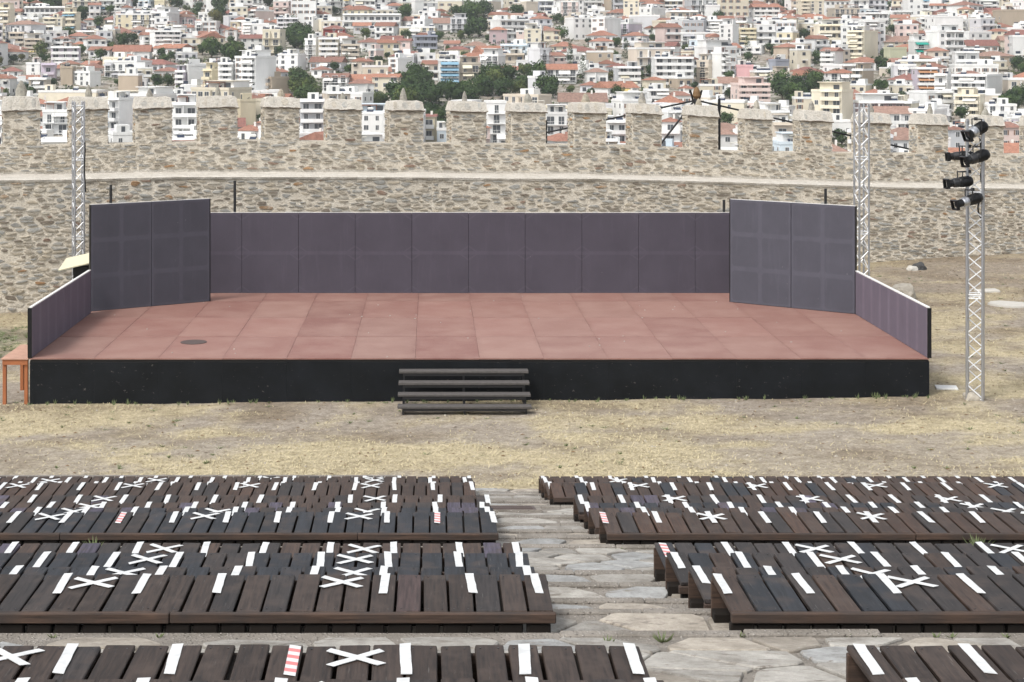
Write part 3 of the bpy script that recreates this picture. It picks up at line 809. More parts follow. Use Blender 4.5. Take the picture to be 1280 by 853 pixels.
def spotlight(label, x, y, yaw, tilt, L=.56, dY=-.26, silver=False, r=.11):
    """axis points where the light goes; yaw 0 = toward +X, tilt downward"""
    Y = TY + dY; P = Vector((px(x, Y), Y, pz(y, Y)))
    t = thing('stage_spotlight', label, 'spotlight', P, 0, 'spotlights on the right truss')
    d = Vector((math.cos(R(yaw)) * math.cos(R(tilt)), math.sin(R(yaw)) * math.cos(R(tilt)), -math.sin(R(tilt))))
    mb = MB(); mb.lathe([(-L * .5, .02), (-L * .5, .05), (-L * .47, r * .8), (-L * .38, r * .98), (-L * .2, r), (0, r), (.02, r * .9), (.03, r * .9)], (0, 0, 0), d, 20)
    b = build(mb, 'housing', M_BLACK, t)
    b.data.polygons.foreach_set('use_smooth', [len(p.vertices) == 4 for p in b.data.polygons])
    mb = MB()
    for k in range(5): mb.lathe([(0, r * .98), (0, r * 1.05), (.008, r * 1.05), (.008, r * .98)], d * (-L * .34 + k * .03), d, 20)
    build(mb, 'cooling_fin', M_BLACK, t)
    mb = MB(); mb.lathe([(.03, r * .92), (.05, r * .95), (.13, r * .9), (.15, r * .72)], (0, 0, 0), d, 20); build(mb, 'collar', M_ALU if silver else M_BLACKM, t)
    mb = MB(); mb.lathe([(.15, r * .74), (L * .5 - .03, r * .74), (L * .5 - .03, r * .86), (L * .5 - .02, r * .86)], (0, 0, 0), d, 20); build(mb, 'lens_tube', M_BLACK, t)
    mb = MB(); mb.lathe([(L * .5 - .018, r * .68), (L * .5 - .012, r * .5), (L * .5 - .006, .01)], (0, 0, 0), d, 20); build(mb, 'lens', M_LENS, t)
    q = d.to_track_quat('Z', 'Y').to_matrix().to_4x4(); s = r * .95
    mb = MB()
    for a in ((-s, s, -s, -s + .02), (-s, s, s - .02, s), (-s, -s + .02, -s + .02, s - .02), (s - .02, s, -s + .02, s - .02)): mb.box(a[0], a[1], a[2], a[3], L * .5 - .01, L * .5 + .05, M=q)
    build(mb, 'gel_frame', M_BLACK, t)
    side = d.cross(Vector((0, 0, 1))).normalized(); hk = Vector((0, 0, r + .10))
    mb = MB()
    for sg in (-1, 1): mb.tube(side * sg * (r + .005), side * sg * (r + .02) + hk, .012, 6)
    mb.tube(-side * (r + .02) + hk, side * (r + .02) + hk, .012, 6); build(mb, 'yoke', M_BLACKM, t)
    mb = MB(); c0 = hk; tgt = Vector((TX, TY, P.z + hk.z)) - P; tgt.z = hk.z; dd = (tgt - c0); e = c0 + dd * .62
    mb.tube(c0, e, .016, 8); mb.lathe([(-.03, .035), (.03, .035)], e, (0, 0, 1), 10); build(mb, 'clamp', M_BLACKM, t)
    return t
spotlight('topmost black spotlight with a silver nose, at the top of the right truss', 1221, 163, 205, 24, L=.48, r=.112, silver=True)
spotlight('black spotlight second from the top, lying across the right truss', 1221, 197, 196, 16, dY=-.30, L=.52, r=.108)
spotlight('small black spotlight pointing left behind the second one on the right truss', 1201, 195, 176, 4, L=.46, dY=.12, r=.09)
spotlight('black spotlight third from the top, reaching out left of the right truss', 1200, 228, 186, 6, L=.5, dY=-.14, r=.10)
spotlight('lowest spotlight with a long silver middle, on the right truss', 1211, 251, 197, 14, L=.58, dY=-.3, r=.10, silver=True)
def cable(label, pts, r=.012, name='cable', cat='cable', mat=None):
    mb = MB()
    P = [Vector(p) for p in pts]
    for _ in range(2): P = [P[0]] + [q for a, b in zip(P, P[1:]) for q in (a.lerp(b, .25), a.lerp(b, .75))] + [P[-1]]
    for a, b in zip(P, P[1:]):
        if (b - a).length > 1e-4: mb.tube(a, b, r, 6)
    return tag(build(mb, name, mat or M_BLACK), label, cat)
cable('black power cable hanging down the upper part of the right truss', [(px(1222, TY), TY - .12, pz(170, TY)), (px(1226, TY), TY - .1, pz(200, TY)), (px(1222, TY), TY - .14, pz(225, TY)), (px(1229, TY), TY - .12, pz(236, TY)), (px(1217, TY), TY - .16, pz(258, TY)), (px(1225, TY), TY - .1, pz(275, TY))], .016)
cable('black cable tied to the left truss tower', [(px(106, 42.8), 42.8, pz(178, 42.8)), (px(106.5, 42.8), 42.8, pz(190, 42.8)), (px(105, 42.8), 42.8, pz(205, 42.8)), (px(107, 42.8), 42.8, pz(240, 42.8))], .02)

# odds and ends on the yard
X, Y = px(1183, 33), 33.0
mb = MB(); mb.cbox(-.21, .21, -.13, .13, 0, .035, .006, M=Matrix.Rotation(R(-8), 4, 'Z') @ Matrix.Rotation(R(4), 4, 'X')); tag(build(mb, 'loose_board', M_WHITE, loc=(X, Y, ground_z(X, Y) + .01)), 'small white board lying on the earth between stage and truss', 'board')
def rock(label, X, Y, r, mat, sq=.6, seed=1, dz=0, cat='rock'):
    rn = random.Random(seed); import bmesh
    bm = bmesh.new(); bmesh.ops.create_icosphere(bm, subdivisions=3, radius=1)
    for v in bm.verts:
        f = 1 + .28 * mnoise.noise(v.co * 1.3 + Vector((seed, 0, 0))) + .1 * mnoise.noise(v.co * 4 + Vector((seed, 2, 0)))
        v.co = Vector((v.co.x * r * f, v.co.y * r * f, v.co.z * r * sq * f))
    me = bpy.data.meshes.new('rock'); bm.to_mesh(me); bm.free(); me.materials.append(mat)
    return tag(link('rock', me, loc=(X, Y, ground_z(X, Y) + r * sq * .35 + dz)), label, cat)
rock('grey stone weight at the foot of the right truss', px(1216, 31.9), 31.92, .17, M_GREYROCK, .75, 3)
rock('pale-topped boulder behind the right side wall of the stage', px(1128, 44.5), 44.5, .36, M_GREYROCK, .85, 5)
rock('dark stone lying against the pipe at the wall foot', px(1152, 50), 50.2, .2, M_DARKROCK, .8, 7)
rock('pale stone beside the dark one at the wall foot', px(1141, 50), 50.1, .17, M_CHALK, .6, 9)
mb = MB(); rn = random.Random(4); n = 22; P = []
for k in range(n): a = 2 * math.pi * k / n; rr = 1 + rn.uniform(-.14, .14); P.append((.55 * rr * math.cos(a), .5 * rr * math.sin(a)))
mb.pts([(x, y, -.05) for x, y in P] + [(x * .98, y * .98, .045) for x, y in P], [(k, (k + 1) % n, n + (k + 1) % n, n + k) for k in range(n)] + [tuple(range(n, 2 * n))])
X, Y = px(1262, 43.3), 43.3; tag(build(mb, 'concrete_slab', M_CHALK, loc=(X, Y, ground_z(X, Y))), 'flat pale concrete slab in the dry grass right of the truss', 'slab')
X, Y = px(1234, 45.5), 45.5; mb = MB(); mb.cbox(-.3, .3, -.2, .2, -.05, .05, .02, jit=.02, rnd=rs); tag(build(mb, 'flat_stone', M_CHALK, loc=(X, Y, ground_z(X, Y))), 'small pale flat stone just behind the right truss', 'stone')

# ------------------------------------------------------------------ castle wall
MW, YW0 = .313, 49.27
CW, SW = math.cos(math.atan(MW)), math.sin(math.atan(MW))
def wp(u, z, out): return Vector((u * CW + out * SW, YW0 + u * SW - out * CW, z))
def u_of(x, out=0.0):
    q = (x - VX) / FP; return (q * (YW0 - out * CW) - out * SW) / (CW - q * SW)
def zline(tab, out):
    T = []
    for x, y in tab:
        u = u_of(x, out); T.append((u, pz(y, YW0 + u * SW - out * CW)))
    return lambda u: interp(T, u)
GAPS = [(-112, -82), (-32, 3), (50, 84.5), (134.6, 166.2), (214.7, 246), (296.7, 326.2), (374, 404.5), (452, 481), (529, 558), (607.7, 632), (682.3, 709.7), (757.3, 782), (827, 853),
        (897.6, 922), (965.7, 991), (1040, 1064), (1113, 1136), (1185, 1206), (1254.5, 1274), (1322, 1342), (1389, 1409)]
zgap = zline([(-120, 184), (0, 182), (70, 181), (230, 178), (310, 175), (466, 178), (620, 179.5), (770, 181.5), (840, 184), (910, 189), (1052, 191), (1280, 193), (1420, 196)], 0)
zcapb = zline([(-120, 140), (20, 138), (110, 136.5), (190, 135), (270, 134), (350, 134), (430, 137), (506, 138), (583, 139), (660, 139.5), (733, 141), (805, 142), (873, 145), (945, 149), (1015, 151), (1090, 154), (1160, 156), (1290, 158), (1420, 161)], 0)
zcapt = zline([(-120, 122), (20, 120), (110, 122.5), (190, 123), (270, 121), (350, 120.5), (430, 125), (506, 125), (583, 127), (660, 129), (733, 128), (805, 129.5), (873, 133), (945, 136), (1015, 139.5), (1090, 142), (1160, 143.5), (1290, 145.5), (1420, 148)], 0)
OUTL = 1.6
zwalk = zline([(-120, 226), (0, 225), (90, 224), (220, 221), (360, 221), (540, 221.5), (640, 223), (740, 223), (860, 226), (960, 229), (1030, 231), (1120, 234), (1280, 235.5), (1420, 237)], OUTL)
UA, UB = u_of(-110), u_of(1405)
wall = thing('castle_wall', 'long crenellated rubble stone castle wall behind the stage', 'castle wall')
def strip_wall(za, zb, u0, u1, out_f, out_b, name, mat, n=60, top=True, parent=None, lean=0.0):
    mb = MB(); V = []; F = []
    for i in range(n + 1):
        u = lerp(u0, u1, i / n); V += [wp(u, za(u), out_f), wp(u, zb(u), out_f - lean), wp(u, zb(u), out_b + lean), wp(u, za(u), out_b)]
    for i in range(n):
        a, b = 4 * i, 4 * i + 4
        F += [(a, b, b + 1, a + 1), (a + 1, b + 1, b + 2, a + 2), (a + 2, b + 2, b + 3, a + 3)]
    F += [(0, 1, 2, 3), (4 * n, 4 * n + 3, 4 * n + 2, 4 * n + 1)]
    mb.pts(V, F); return build(mb, name, mat, parent or wall)
zbase = lambda u: -1.2
strip_wall(zbase, lambda u: zwalk(u) - .03, u_of(-170, OUTL), u_of(1470, OUTL), OUTL, -.6, 'lower_masonry', M_MORTAR, 40)
strip_wall(lambda u: zwalk(u) - .04, lambda u: zgap(u), UA, UB, 0, -.62, 'parapet_masonry', M_MORTAR, 40)
# walkway with a ragged pale lip
mb = MB(); rw = random.Random(31); n = 260; V = []; F = []
for i in range(n + 1):
    u = lerp(u_of(-170, OUTL), u_of(1470, OUTL), i / n); e = .05 + .05 * fbm(u * 1.3, 0, 1) + rw.uniform(-.015, .02); z = zwalk(u)
    V += [wp(u, z - .07 + .03 * fbm(u * 2, 3), OUTL + e * .6), wp(u, z - .01, OUTL + e), wp(u, z + .012, OUTL - .1), wp(u, z + .03 + .02 * fbm(u, 8), .0), wp(u, z + .09 + .07 * fbm(u * 1.5, 4), .008)]
for i in range(n):
    for k in range(4): F.append((5 * i + k, 5 * i + 5 + k, 5 * i + 6 + k, 5 * i + 1 + k))
mb.pts(V, F); build(mb, 'wall_walk', M_CAP, wall)

SCOL = [((.37, .335, .28), 28), ((.33, .33, .315), 32), ((.43, .385, .31), 16), ((.23, .20, .165), 10), ((.48, .45, .39), 10), ((.33, .21, .12), 2), ((.25, .18, .14), 2)]
def stone_col(rnd):
    r = rnd.uniform(0, 100)
    for c, w in SCOL:
        r -= w
        if r <= 0: break
    f = rnd.uniform(.9, 1.28); return tuple(x * f for x in c)
stones = []
def rubble(u0, u1, za, zb, out, cu, cv, rnd, Hn, shrink=(.68, .95), parent='wall', prior=1.0, keep=1.0, dep=(.012, .04)):
    for c in cells(u0, u1, 0, Hn, cu, cv, rnd, .48, .2):
        A = area(c)
        if A < cu * cv * .12 or rnd.random() > keep: continue
        sh = rnd.uniform(*shrink); p = soften(c, .010, rnd, sh, .19)
        a = rnd.uniform(-.12, .12); cx, cy = centroid(p); sq = rnd.uniform(.72, 1.0)
        p = [(cx + (x - cx) + a * (y - cy), cy + (y - cy) * sq + .15 * a * (x - cx)) for x, y in p]
        p = [(min(max(x, u0 + .01), u1 - .01), min(max(y, .01), Hn - .01)) for x, y in p]
        u = cx; z = za(u) + cy / Hn * (zb(u) - za(u)); P = wp(u, z, out); X = VX + FP * P.x / P.y; Yp = VY + FP * (CAMZ - P.z) / P.y
        vis = 1.0 if (-5 < X < 1285 and not (112 < X < 1071 and Yp > 262)) else .2 if -5 < X < 1285 else .02
        stones.append((A * sh * sh * sq * vis * prior, p, out, za, zb, Hn, stone_col(rnd), rnd.uniform(*dep), rnd.uniform(-.012, .012)))
rnd = random.Random(77)
uS = u_of(540, OUTL)
H1 = 3.3
zb_ = lambda u: -.55; zt_ = lambda u: zwalk(u) - .07
for (a, b, cu, cv) in ((u_of(-60, OUTL), uS, .29, .10), (uS, u_of(1340, OUTL), .30, .11)):
    rubble(a, b, zb_, zt_, OUTL, cu, cv, rnd, H1 + .5, (.5, .96), keep=.93)
zpa = lambda u: zwalk(u) + .09
rubble(u_of(-60), u_of(1340), zpa, lambda u: zgap(u) - .02, 0, .28, .092, rnd, .95, (.45, .95), keep=.9)
# merlons
SIDE = []
for i in range(len(GAPS) - 1):
    a, b = max(u_of(GAPS[i][1]), u_of(GAPS[i][1], -.5)), min(u_of(GAPS[i + 1][0]), u_of(GAPS[i + 1][0], -.5)); n = 6; dz_ = rnd.uniform(-.03, .03)
    m = strip_wall(lambda u: zgap(u) - .01, lambda u: zcapb(u), a, b, .001, -.50, 'merlon', M_MORTAR, n)
    rubble(a - .02, b + .02, zgap, lambda u: zcapb(u) - .03, .001, .30, .105, rnd, 1.02, (.45, .97), keep=.92)
    zc = zcapt((a + b) / 2); zb0 = zcapb((a + b) / 2); jl, jr = rnd.uniform(-.03, .05), rnd.uniform(-.03, .05)
    V = []; F = []; n = 8
    for k in range(n + 1):
        t = k / n; u = lerp(a - .03, b + .03, t); ui = lerp(a + .0 + jl * .6, b - .0 - jr * .6, t); zz = zcapt(u) + dz_ + rnd.uniform(-.012, .01) + (rnd.uniform(-.035, 0) if k in (0, n) else 0)
        V += [wp(u, zcapb(u) + rnd.uniform(-.025, .015), .045), wp(ui, zz, -.07), wp(ui, zz + .012, -.25), wp(ui, zz, -.42), wp(u, zcapb(u), -.54)]
    for k in range(n):
        for q in range(4): F.append((5 * k + q, 5 * k + 5 + q, 5 * k + 6 + q, 5 * k + 1 + q))
        F.append((5 * k, 5 * k + 4, 5 * k + 9, 5 * k + 5))
    F += [(0, 1, 2, 3, 4), (5 * n, 5 * n + 4, 5 * n + 3, 5 * n + 2, 5 * n + 1)]
    mb = MB(); mb.pts(V, F); cap = build(mb, 'merlon_cap', M_CAP, m)
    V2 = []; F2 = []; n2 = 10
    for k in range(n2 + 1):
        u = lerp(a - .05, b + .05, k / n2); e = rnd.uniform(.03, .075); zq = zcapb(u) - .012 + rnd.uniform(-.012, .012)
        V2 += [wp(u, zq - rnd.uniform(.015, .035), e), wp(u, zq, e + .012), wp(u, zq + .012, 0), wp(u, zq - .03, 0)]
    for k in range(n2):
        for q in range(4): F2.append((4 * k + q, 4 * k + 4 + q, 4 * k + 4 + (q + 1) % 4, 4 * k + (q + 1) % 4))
    mb = MB(); mb.col = (.20, .165, .13); mb.pts(V2, F2); build(mb, 'dark_course', M_STONE, m, colors=True)  # uneven dark brown strip just below the cap
    for (ue, sg) in ((a, -1), (b, 1)):     # the cheeks of the merlon
        for c in cells(0, .49, 0, 1.2, .22, .10, rnd, .46, .15):
            if area(c) < .004: continue
            p = soften(c, .01, rnd, rnd.uniform(.6, .93), .2); SIDE.append((p, ue, sg, stone_col(rnd), rnd.uniform(.01, .03)))
    # flat grey stones set on edge in the sloping cap
    hh = zc - zb0; cu = a + .12
    while cu < b - .22:
        w = rnd.uniform(.09, .22); cell = []; nn = rnd.choice((6, 7, 8))
        for k in range(nn):
            an = 2 * math.pi * k / nn; cell.append((cu + w / 2 + w / 2 * math.cos(an) * rnd.uniform(.85, 1.1), hh * (.5 + .36 * math.sin(an) * rnd.uniform(.85, 1.1))))
        mb = MB(); mb.col = rnd.choice([(.50, .50, .48), (.56, .54, .49), (.46, .45, .42), (.56, .52, .45)])
        stone_into(mb, cell, lambda u, v, o: wp(u, zcapb(u) + v, .045 - .115 * v / hh + o * .8), .007, .001, .12)
        build(mb, 'cap_stone', M_STONE, m, colors=True)
        cu += w + rnd.uniform(.06, .22)
    if -40 < GAPS[i][1] < 1300:
        fx = {3: .5, 246: .52}.get(int(GAPS[i][1]), rnd.uniform(.42, .58)); u = lerp(a, b, fx); r0 = rnd.uniform(.07, .15); hf = rnd.uniform(.2, .36)
        if int(GAPS[i][1]) == 3: r0, hf = .17, .42
        mb = MB(); mb.col = rnd.choice([(.36, .35, .31), (.40, .36, .29), (.33, .32, .29)]); P = []
        for (t, f) in ((-.05, 1.0), (.35, .9), (.72, .6), (1, .18)):
            for k in range(7):
                an = 2 * math.pi * k / 7; P.append(wp(u + r0 * f * math.cos(an) * rnd.uniform(.85, 1.15), zcapt(u) + hf * t, -.28 + .6 * r0 * f * math.sin(an)))
        mb.pts(P, [(r * 7 + k, r * 7 + (k + 1) % 7, r * 7 + 7 + (k + 1) % 7, r * 7 + 7 + k) for r in range(3) for k in range(7)] + [tuple(range(21, 28))])
        build(mb, 'pointed_stone', M_STONE, m, colors=True)
stones.sort(key=lambda s: -s[0]); big, rest = stones[:300], stones[300:]
def stone_geo(mb, s):
    _, p, out, za, zb, Hn, c, dep, tl = s; mb.col = c
    cx, cy = centroid(p)
    stone_into(mb, p, lambda u, v, o: wp(u, za(u) + v / Hn * (zb(u) - za(u)), out + (o if o < 0 else o + tl * (v - cy) * 4)), dep, dep * .15, .09)
for s in big:
    mb = MB(); stone_geo(mb, s); build(mb, 'stone', M_STONE, wall, colors=True)
mb = MB()
for s in rest: stone_geo(mb, s)
for p, ue, sg, c, dep in SIDE:
    mb.col = c; stone_into(mb, p, lambda x, y, o: wp(ue + sg * o, lerp(zgap(ue), zcapb(ue) - .02, y / 1.2), -x), dep, .003, .09)
tag(build(mb, 'rubble', M_STONE, wall, colors=True), kind='stuff'); print('stones', len(stones))

# pipe along the wall foot
def wf(x, y): u = u_of(x, OUTL + .15); p = wp(u, 0, OUTL + .15); p.z = pz(y, p.y); return p
cable('grey pipe lying along the foot of the castle wall', [wf(1083, 340), wf(1110, 338), wf(1140, 335.5), wf(1175, 333), wf(1205, 330.5), wf(1240, 328), wf(1262, 325), wf(1300, 319)], .045, 'drain_pipe', 'pipe', M_ALU)

# dark ropes and mast beyond the battlements
YM = 57.0
t = thing('mast', 'dark mast with a brown lantern head rising behind the battlements', 'mast', (px(870, YM), YM, pz(200, YM)))
z0 = pz(200, YM); s_ = YM / FP
mb = MB(); mb.tube((0, 0, -3), (0, 0, pz(120, YM) - z0), .07, 8); build(mb, 'pole', M_BLACKM, t)
mb = MB(); mb.lathe([(0, .07), (.1, .14), (.26, .12), (.38, .06), (.42, .02)], (.02, 0, pz(124, YM) - z0), (0, 0, 1), 12); build(mb, 'lantern_head', m_plain('ochre_metal', (.17, .10, .045), .6), t)
mb = MB()
for sx in (-1, 1): mb.tube((sx * .09, 0, pz(127, YM) - z0), (sx * .20, 0, pz(113, YM) - z0), .035, 6)
build(mb, 'bracket', M_BLACK, t)
def bar(label, a, b, r=.05, name='stay_cable'):
    A = (px(a[0], YM), YM, pz(a[1], YM)); B = (px(b[0], YM), YM, pz(b[1], YM)); mb = MB(); mb.tube(A, B, r, 8); tag(build(mb, name, M_BLACK), label, 'cable')
bar('long dark cable sloping down to the left from the mast behind the battlements', (868, 126), (660, 171), .03)
bar('long dark cable sloping down to the right from the mast behind the battlements', (872, 126), (1160, 192), .03)
bar('steep dark strut seen in the notch below and left of the mast', (868, 126), (822, 185), .035, 'strut')
bar('dark upright post in the notch right of the mast', (899, 124), (899, 190), .05, 'upright_post')
bar('thin dark upright in the notch below the left cable', (682.8, 150), (682.8, 190), .035, 'upright_post')

# ------------------------------------------------------------------ straw, weeds, grit on the yard
rg = random.Random(8)
def near_ok(X, Y):
    if SX0 - .1 < X < SX1 + .1 and Y > GY0 - .02 and Y < 42.6: return False
    u = (X * CW + (Y - YW0) * SW); p = wp(u, 0, OUTL); return Y < p.y - .1
mb = MB(); n = 0
while n < 34000:
    Y = 25.2 + (rg.random() ** 1.3) * 27; X = rg.uniform(px(-30, Y), px(1310, Y))
    if not near_ok(X, Y) or rg.random() > straw_w(X, Y) ** 1.5 * .9 + .1: continue
    n += 1; a = rg.uniform(0, 6.28); L = rg.uniform(.02, .09); w = .004 + L * .06; z = ground_z(X, Y); up = rg.uniform(0, .035)
    dx, dy = math.cos(a) * L, math.sin(a) * L
    mb.pts([(X - dy / L * w, Y + dx / L * w, z + .002), (X + dy / L * w, Y - dx / L * w, z + .002), (X + dx, Y + dy, z + up + .006)], [(0, 1, 2)])
tag(build(mb, 'dry_grass', M_STRAW), kind='stuff')
mb = MB()
def tuft(mb, X, Y, z, h, n, spread):
    for k in range(n):
        a = rg.uniform(0, 6.28); s = rg.uniform(.1, 1) * spread; hh = h * rg.uniform(.5, 1); w = .006
        bx, by = X + math.cos(a) * s * .3, Y + math.sin(a) * s * .3; tx, ty = X + math.cos(a) * s, Y + math.sin(a) * s
        mb.pts([(bx - w, by, z), (bx + w, by, z), (tx + w * .6, ty, z + hh * .6), (tx - w * .6, ty, z + hh * .6), (tx + (tx - bx) * .5, ty + (ty - by) * .5, z + hh)], [(0, 1, 2, 3), (3, 2, 4)])
for k in range(520):
    Y = rg.uniform(26, 50); X = rg.uniform(px(-20, Y), px(1300, Y))
    if not near_ok(X, Y): continue
    if fbm(X * .3, Y * .3, 11) < .0 and rg.random() < .8: continue
    tuft(mb, X, Y, ground_z(X, Y), rg.uniform(.02, .06), 14, rg.uniform(.05, .14))
for k in range(60):
    X = rg.uniform(SX0, SX1); Y = GY0 - rg.uniform(.02, .15); tuft(mb, X, Y, ground_z(X, Y), rg.uniform(.04, .14), 8, .05)
for k in range(260):
    X = rg.uniform(-13, -7.9); Y = rg.uniform(37.3, 41.5); tuft(mb, X, Y, ground_z(X, Y), .07, 16, .16)
for (x, Y, hh, nn) in ((117, 15.25, .12, 40), (1222, 15.3, .14, 46), (760, 9.6, .05, 14), (828, 9.65, .07, 16), (520, 15.3, .03, 10)):
    tuft(mb, px(x, Y), Y, terr_z(Y), hh, nn, hh * .9)
for k in range(50):
    Y = rg.choice((15.3, 21.0, 15.25, 9.75)); X = rg.uniform(px(0, Y), px(1280, Y)); tuft(mb, X, Y, terr_z(Y), .03, 7, .035)
tag(build(mb, 'weeds', M_WEED), kind='stuff')
mb = MB()
for k in range(2600):
    Y = rg.uniform(25.2, 51); X = rg.uniform(px(-20, Y), px(1300, Y))
    if not near_ok(X, Y): continue
    r = rg.uniform(.006, .028) * (1.6 if rg.random() < .04 else 1); z = ground_z(X, Y); a = rg.uniform(0, 3)
    mb.pts([(X + r * math.cos(a + q * 1.57), Y + r * math.sin(a + q * 1.57), z - .004) for q in range(4)] + [(X, Y, z + r * .8)], [(0, 1, 4), (1, 2, 4), (2, 3, 4), (3, 0, 4)])
tag(build(mb, 'pebbles', M_GREYROCK), kind='stuff')
mb = MB()
for k in range(3600):
    Y = rg.uniform(25.2, 53) if rg.random() < .5 else rg.uniform(38, 53); X = rg.uniform(px(-20, Y), px(1300, Y))
    if not near_ok(X, Y): continue
    L = rg.uniform(.02, .05); a = rg.uniform(0, 6.28); z = ground_z(X, Y) + .012; t_ = rg.uniform(-.4, .4)
    c, s = math.cos(a), math.sin(a); mb.pts([(X + L * c, Y + L * s, z), (X - .4 * L * s, Y + .4 * L * c, z + .3 * L), (X - L * c, Y - L * s, z + t_ * L * .3), (X + .4 * L * s, Y - .4 * L * c, z + .002)], [(0, 1, 2, 3)])
tag(build(mb, 'fallen_leaves', m_plain('dead_leaf', (.16, .10, .05), .8, var=.4, scale=2)), kind='stuff')
# ------------------------------------------------------------------ the town on the hillside
HAZE = .00015
M_WALL = m_objcol('render_wall', .85, .84, 1.06, .18)
M_TILE = m_objcol('roof_tile', .85, .62, 1.2, 1.3, bump=.6)
M_TRIM = m_objcol('house_trim', .7, .9, 1.05, .5)
M_GLASS = m_plain('dark_window', (.065, .072, .08), .25, .5, var=.5, scale=.6)
M_FRAME = m_plain('window_frame', (.7, .7, .68), .6, var=.1)
M_SHUT = m_plain('brown_shutter', (.20, .12, .08), .7, var=.4, scale=.3)
M_FLATROOF = m_plain('grey_flat_roof', (.42, .40, .38), .9, .1, var=.25, scale=.4)
M_PANEL = m_plain('solar_panel', (.02, .03, .06), .2, .6)
M_LEAFA = m_leaf('tree_leaf', (.026, .045, .018), (.068, .095, .036))
M_BARK = m_plain('bark', (.10, .075, .055), .9, .1)
COLS = {'white': (.80, .80, .79), 'cream': (.74, .68, .55), 'beige': (.64, .57, .48), 'pink': (.70, .57, .53), 'rose-pink': (.70, .42, .43), 'grey': (.50, .51, .53), 'yellow': (.70, .63, .46), 'tan': (.48, .40, .31),
        'lilac': (.62, .56, .64), 'pale blue': (.62, .70, .76), 'mint': (.62, .74, .62), 'dark red': (.25, .04, .035), 'olive': (.46, .47, .34), 'blue-grey': (.36, .38, .44), 'pale grey': (.68, .68, .70), 'mauve': (.44, .34, .35)}
AWN = {'white': (.80, .79, .76), 'cream': (.74, .69, .55), 'yellow': (.70, .54, .22), 'teal': (.02, .30, .24), 'blue': (.22, .38, .50), 'orange': (.52, .28, .15), 'grey': (.4, .4, .42)}
NUMW = {1: 'one', 2: 'two', 3: 'three', 4: 'four', 5: 'five', 6: 'six', 7: 'seven'}
rc = random.Random(2024)
RECS = []
def bx(name, parent, mats, boxes, color=None, **k):
    mb = MB()
    for b in boxes: mb.box(*b)
    return build(mb, name, mats, parent, color=color, **k)
def roof_shape(mb, w, d, z, h, o, gable=False):
    x, y = w / 2 + o, d / 2 + o; z0 = z
    if gable == 'x':     # ridge along x
        P = [(-x, -y, z0), (x, -y, z0), (x, y, z0), (-x, y, z0), (-x, 0, z0 + h), (x, 0, z0 + h)]; F = [(0, 1, 5, 4), (2, 3, 4, 5), (0, 4, 3), (1, 2, 5), (0, 3, 2, 1)]
    elif gable == 'y':
        P = [(-x, -y, z0), (x, -y, z0), (x, y, z0), (-x, y, z0), (0, -y, z0 + h), (0, y, z0 + h)]; F = [(0, 4, 5, 3), (1, 2, 5, 4), (0, 1, 4), (2, 3, 5), (0, 3, 2, 1)]
    else:
        r = max(0.0, x - y) ; r2 = max(0.0, y - x)
        P = [(-x, -y, z0), (x, -y, z0), (x, y, z0), (-x, y, z0), (-r, -r2, z0 + h), (r, r2, z0 + h)]
        if r2: F = [(0, 1, 4), (2, 3, 5), (1, 2, 5, 4), (3, 0, 4, 5), (0, 3, 2, 1)]
        else: F = [(0, 1, 5, 4), (2, 3, 4, 5), (3, 0, 4), (1, 2, 5), (0, 3, 2, 1)]
    mb.pts(P, F)
def window_box(mb, face, c, z, ww, wh, d2, w2, shut=False):
    """face: 0 front(-y), 1 right(+x), 2 left(-x); c: position along the face"""
    def bb(a0, a1, o0, o1, z0, z1, m):
        if face == 0: mb.box(a0, a1, -d2 - o1, -d2 - o0, z0, z1, m)
        elif face == 1: mb.box(w2 + o0, w2 + o1, a0, a1, z0, z1, m)
        else: mb.box(-w2 - o1, -w2 - o0, a0, a1, z0, z1, m)
    bb(c - ww / 2 - .09, c + ww / 2 + .09, 0, .05, z - .1, z + wh + .09, 1)
    bb(c - ww / 2, c + ww / 2, .052, .07, z, z + wh, 0)
    bb(c - .03, c + .03, .071, .09, z, z + wh, 1)
    if shut:
        bb(c - ww / 2 - .55, c - ww / 2 - .1, .0, .08, z - .02, z + wh, 2); bb(c + ww / 2 + .1, c + ww / 2 + .55, .0, .08, z - .02, z + wh, 2)
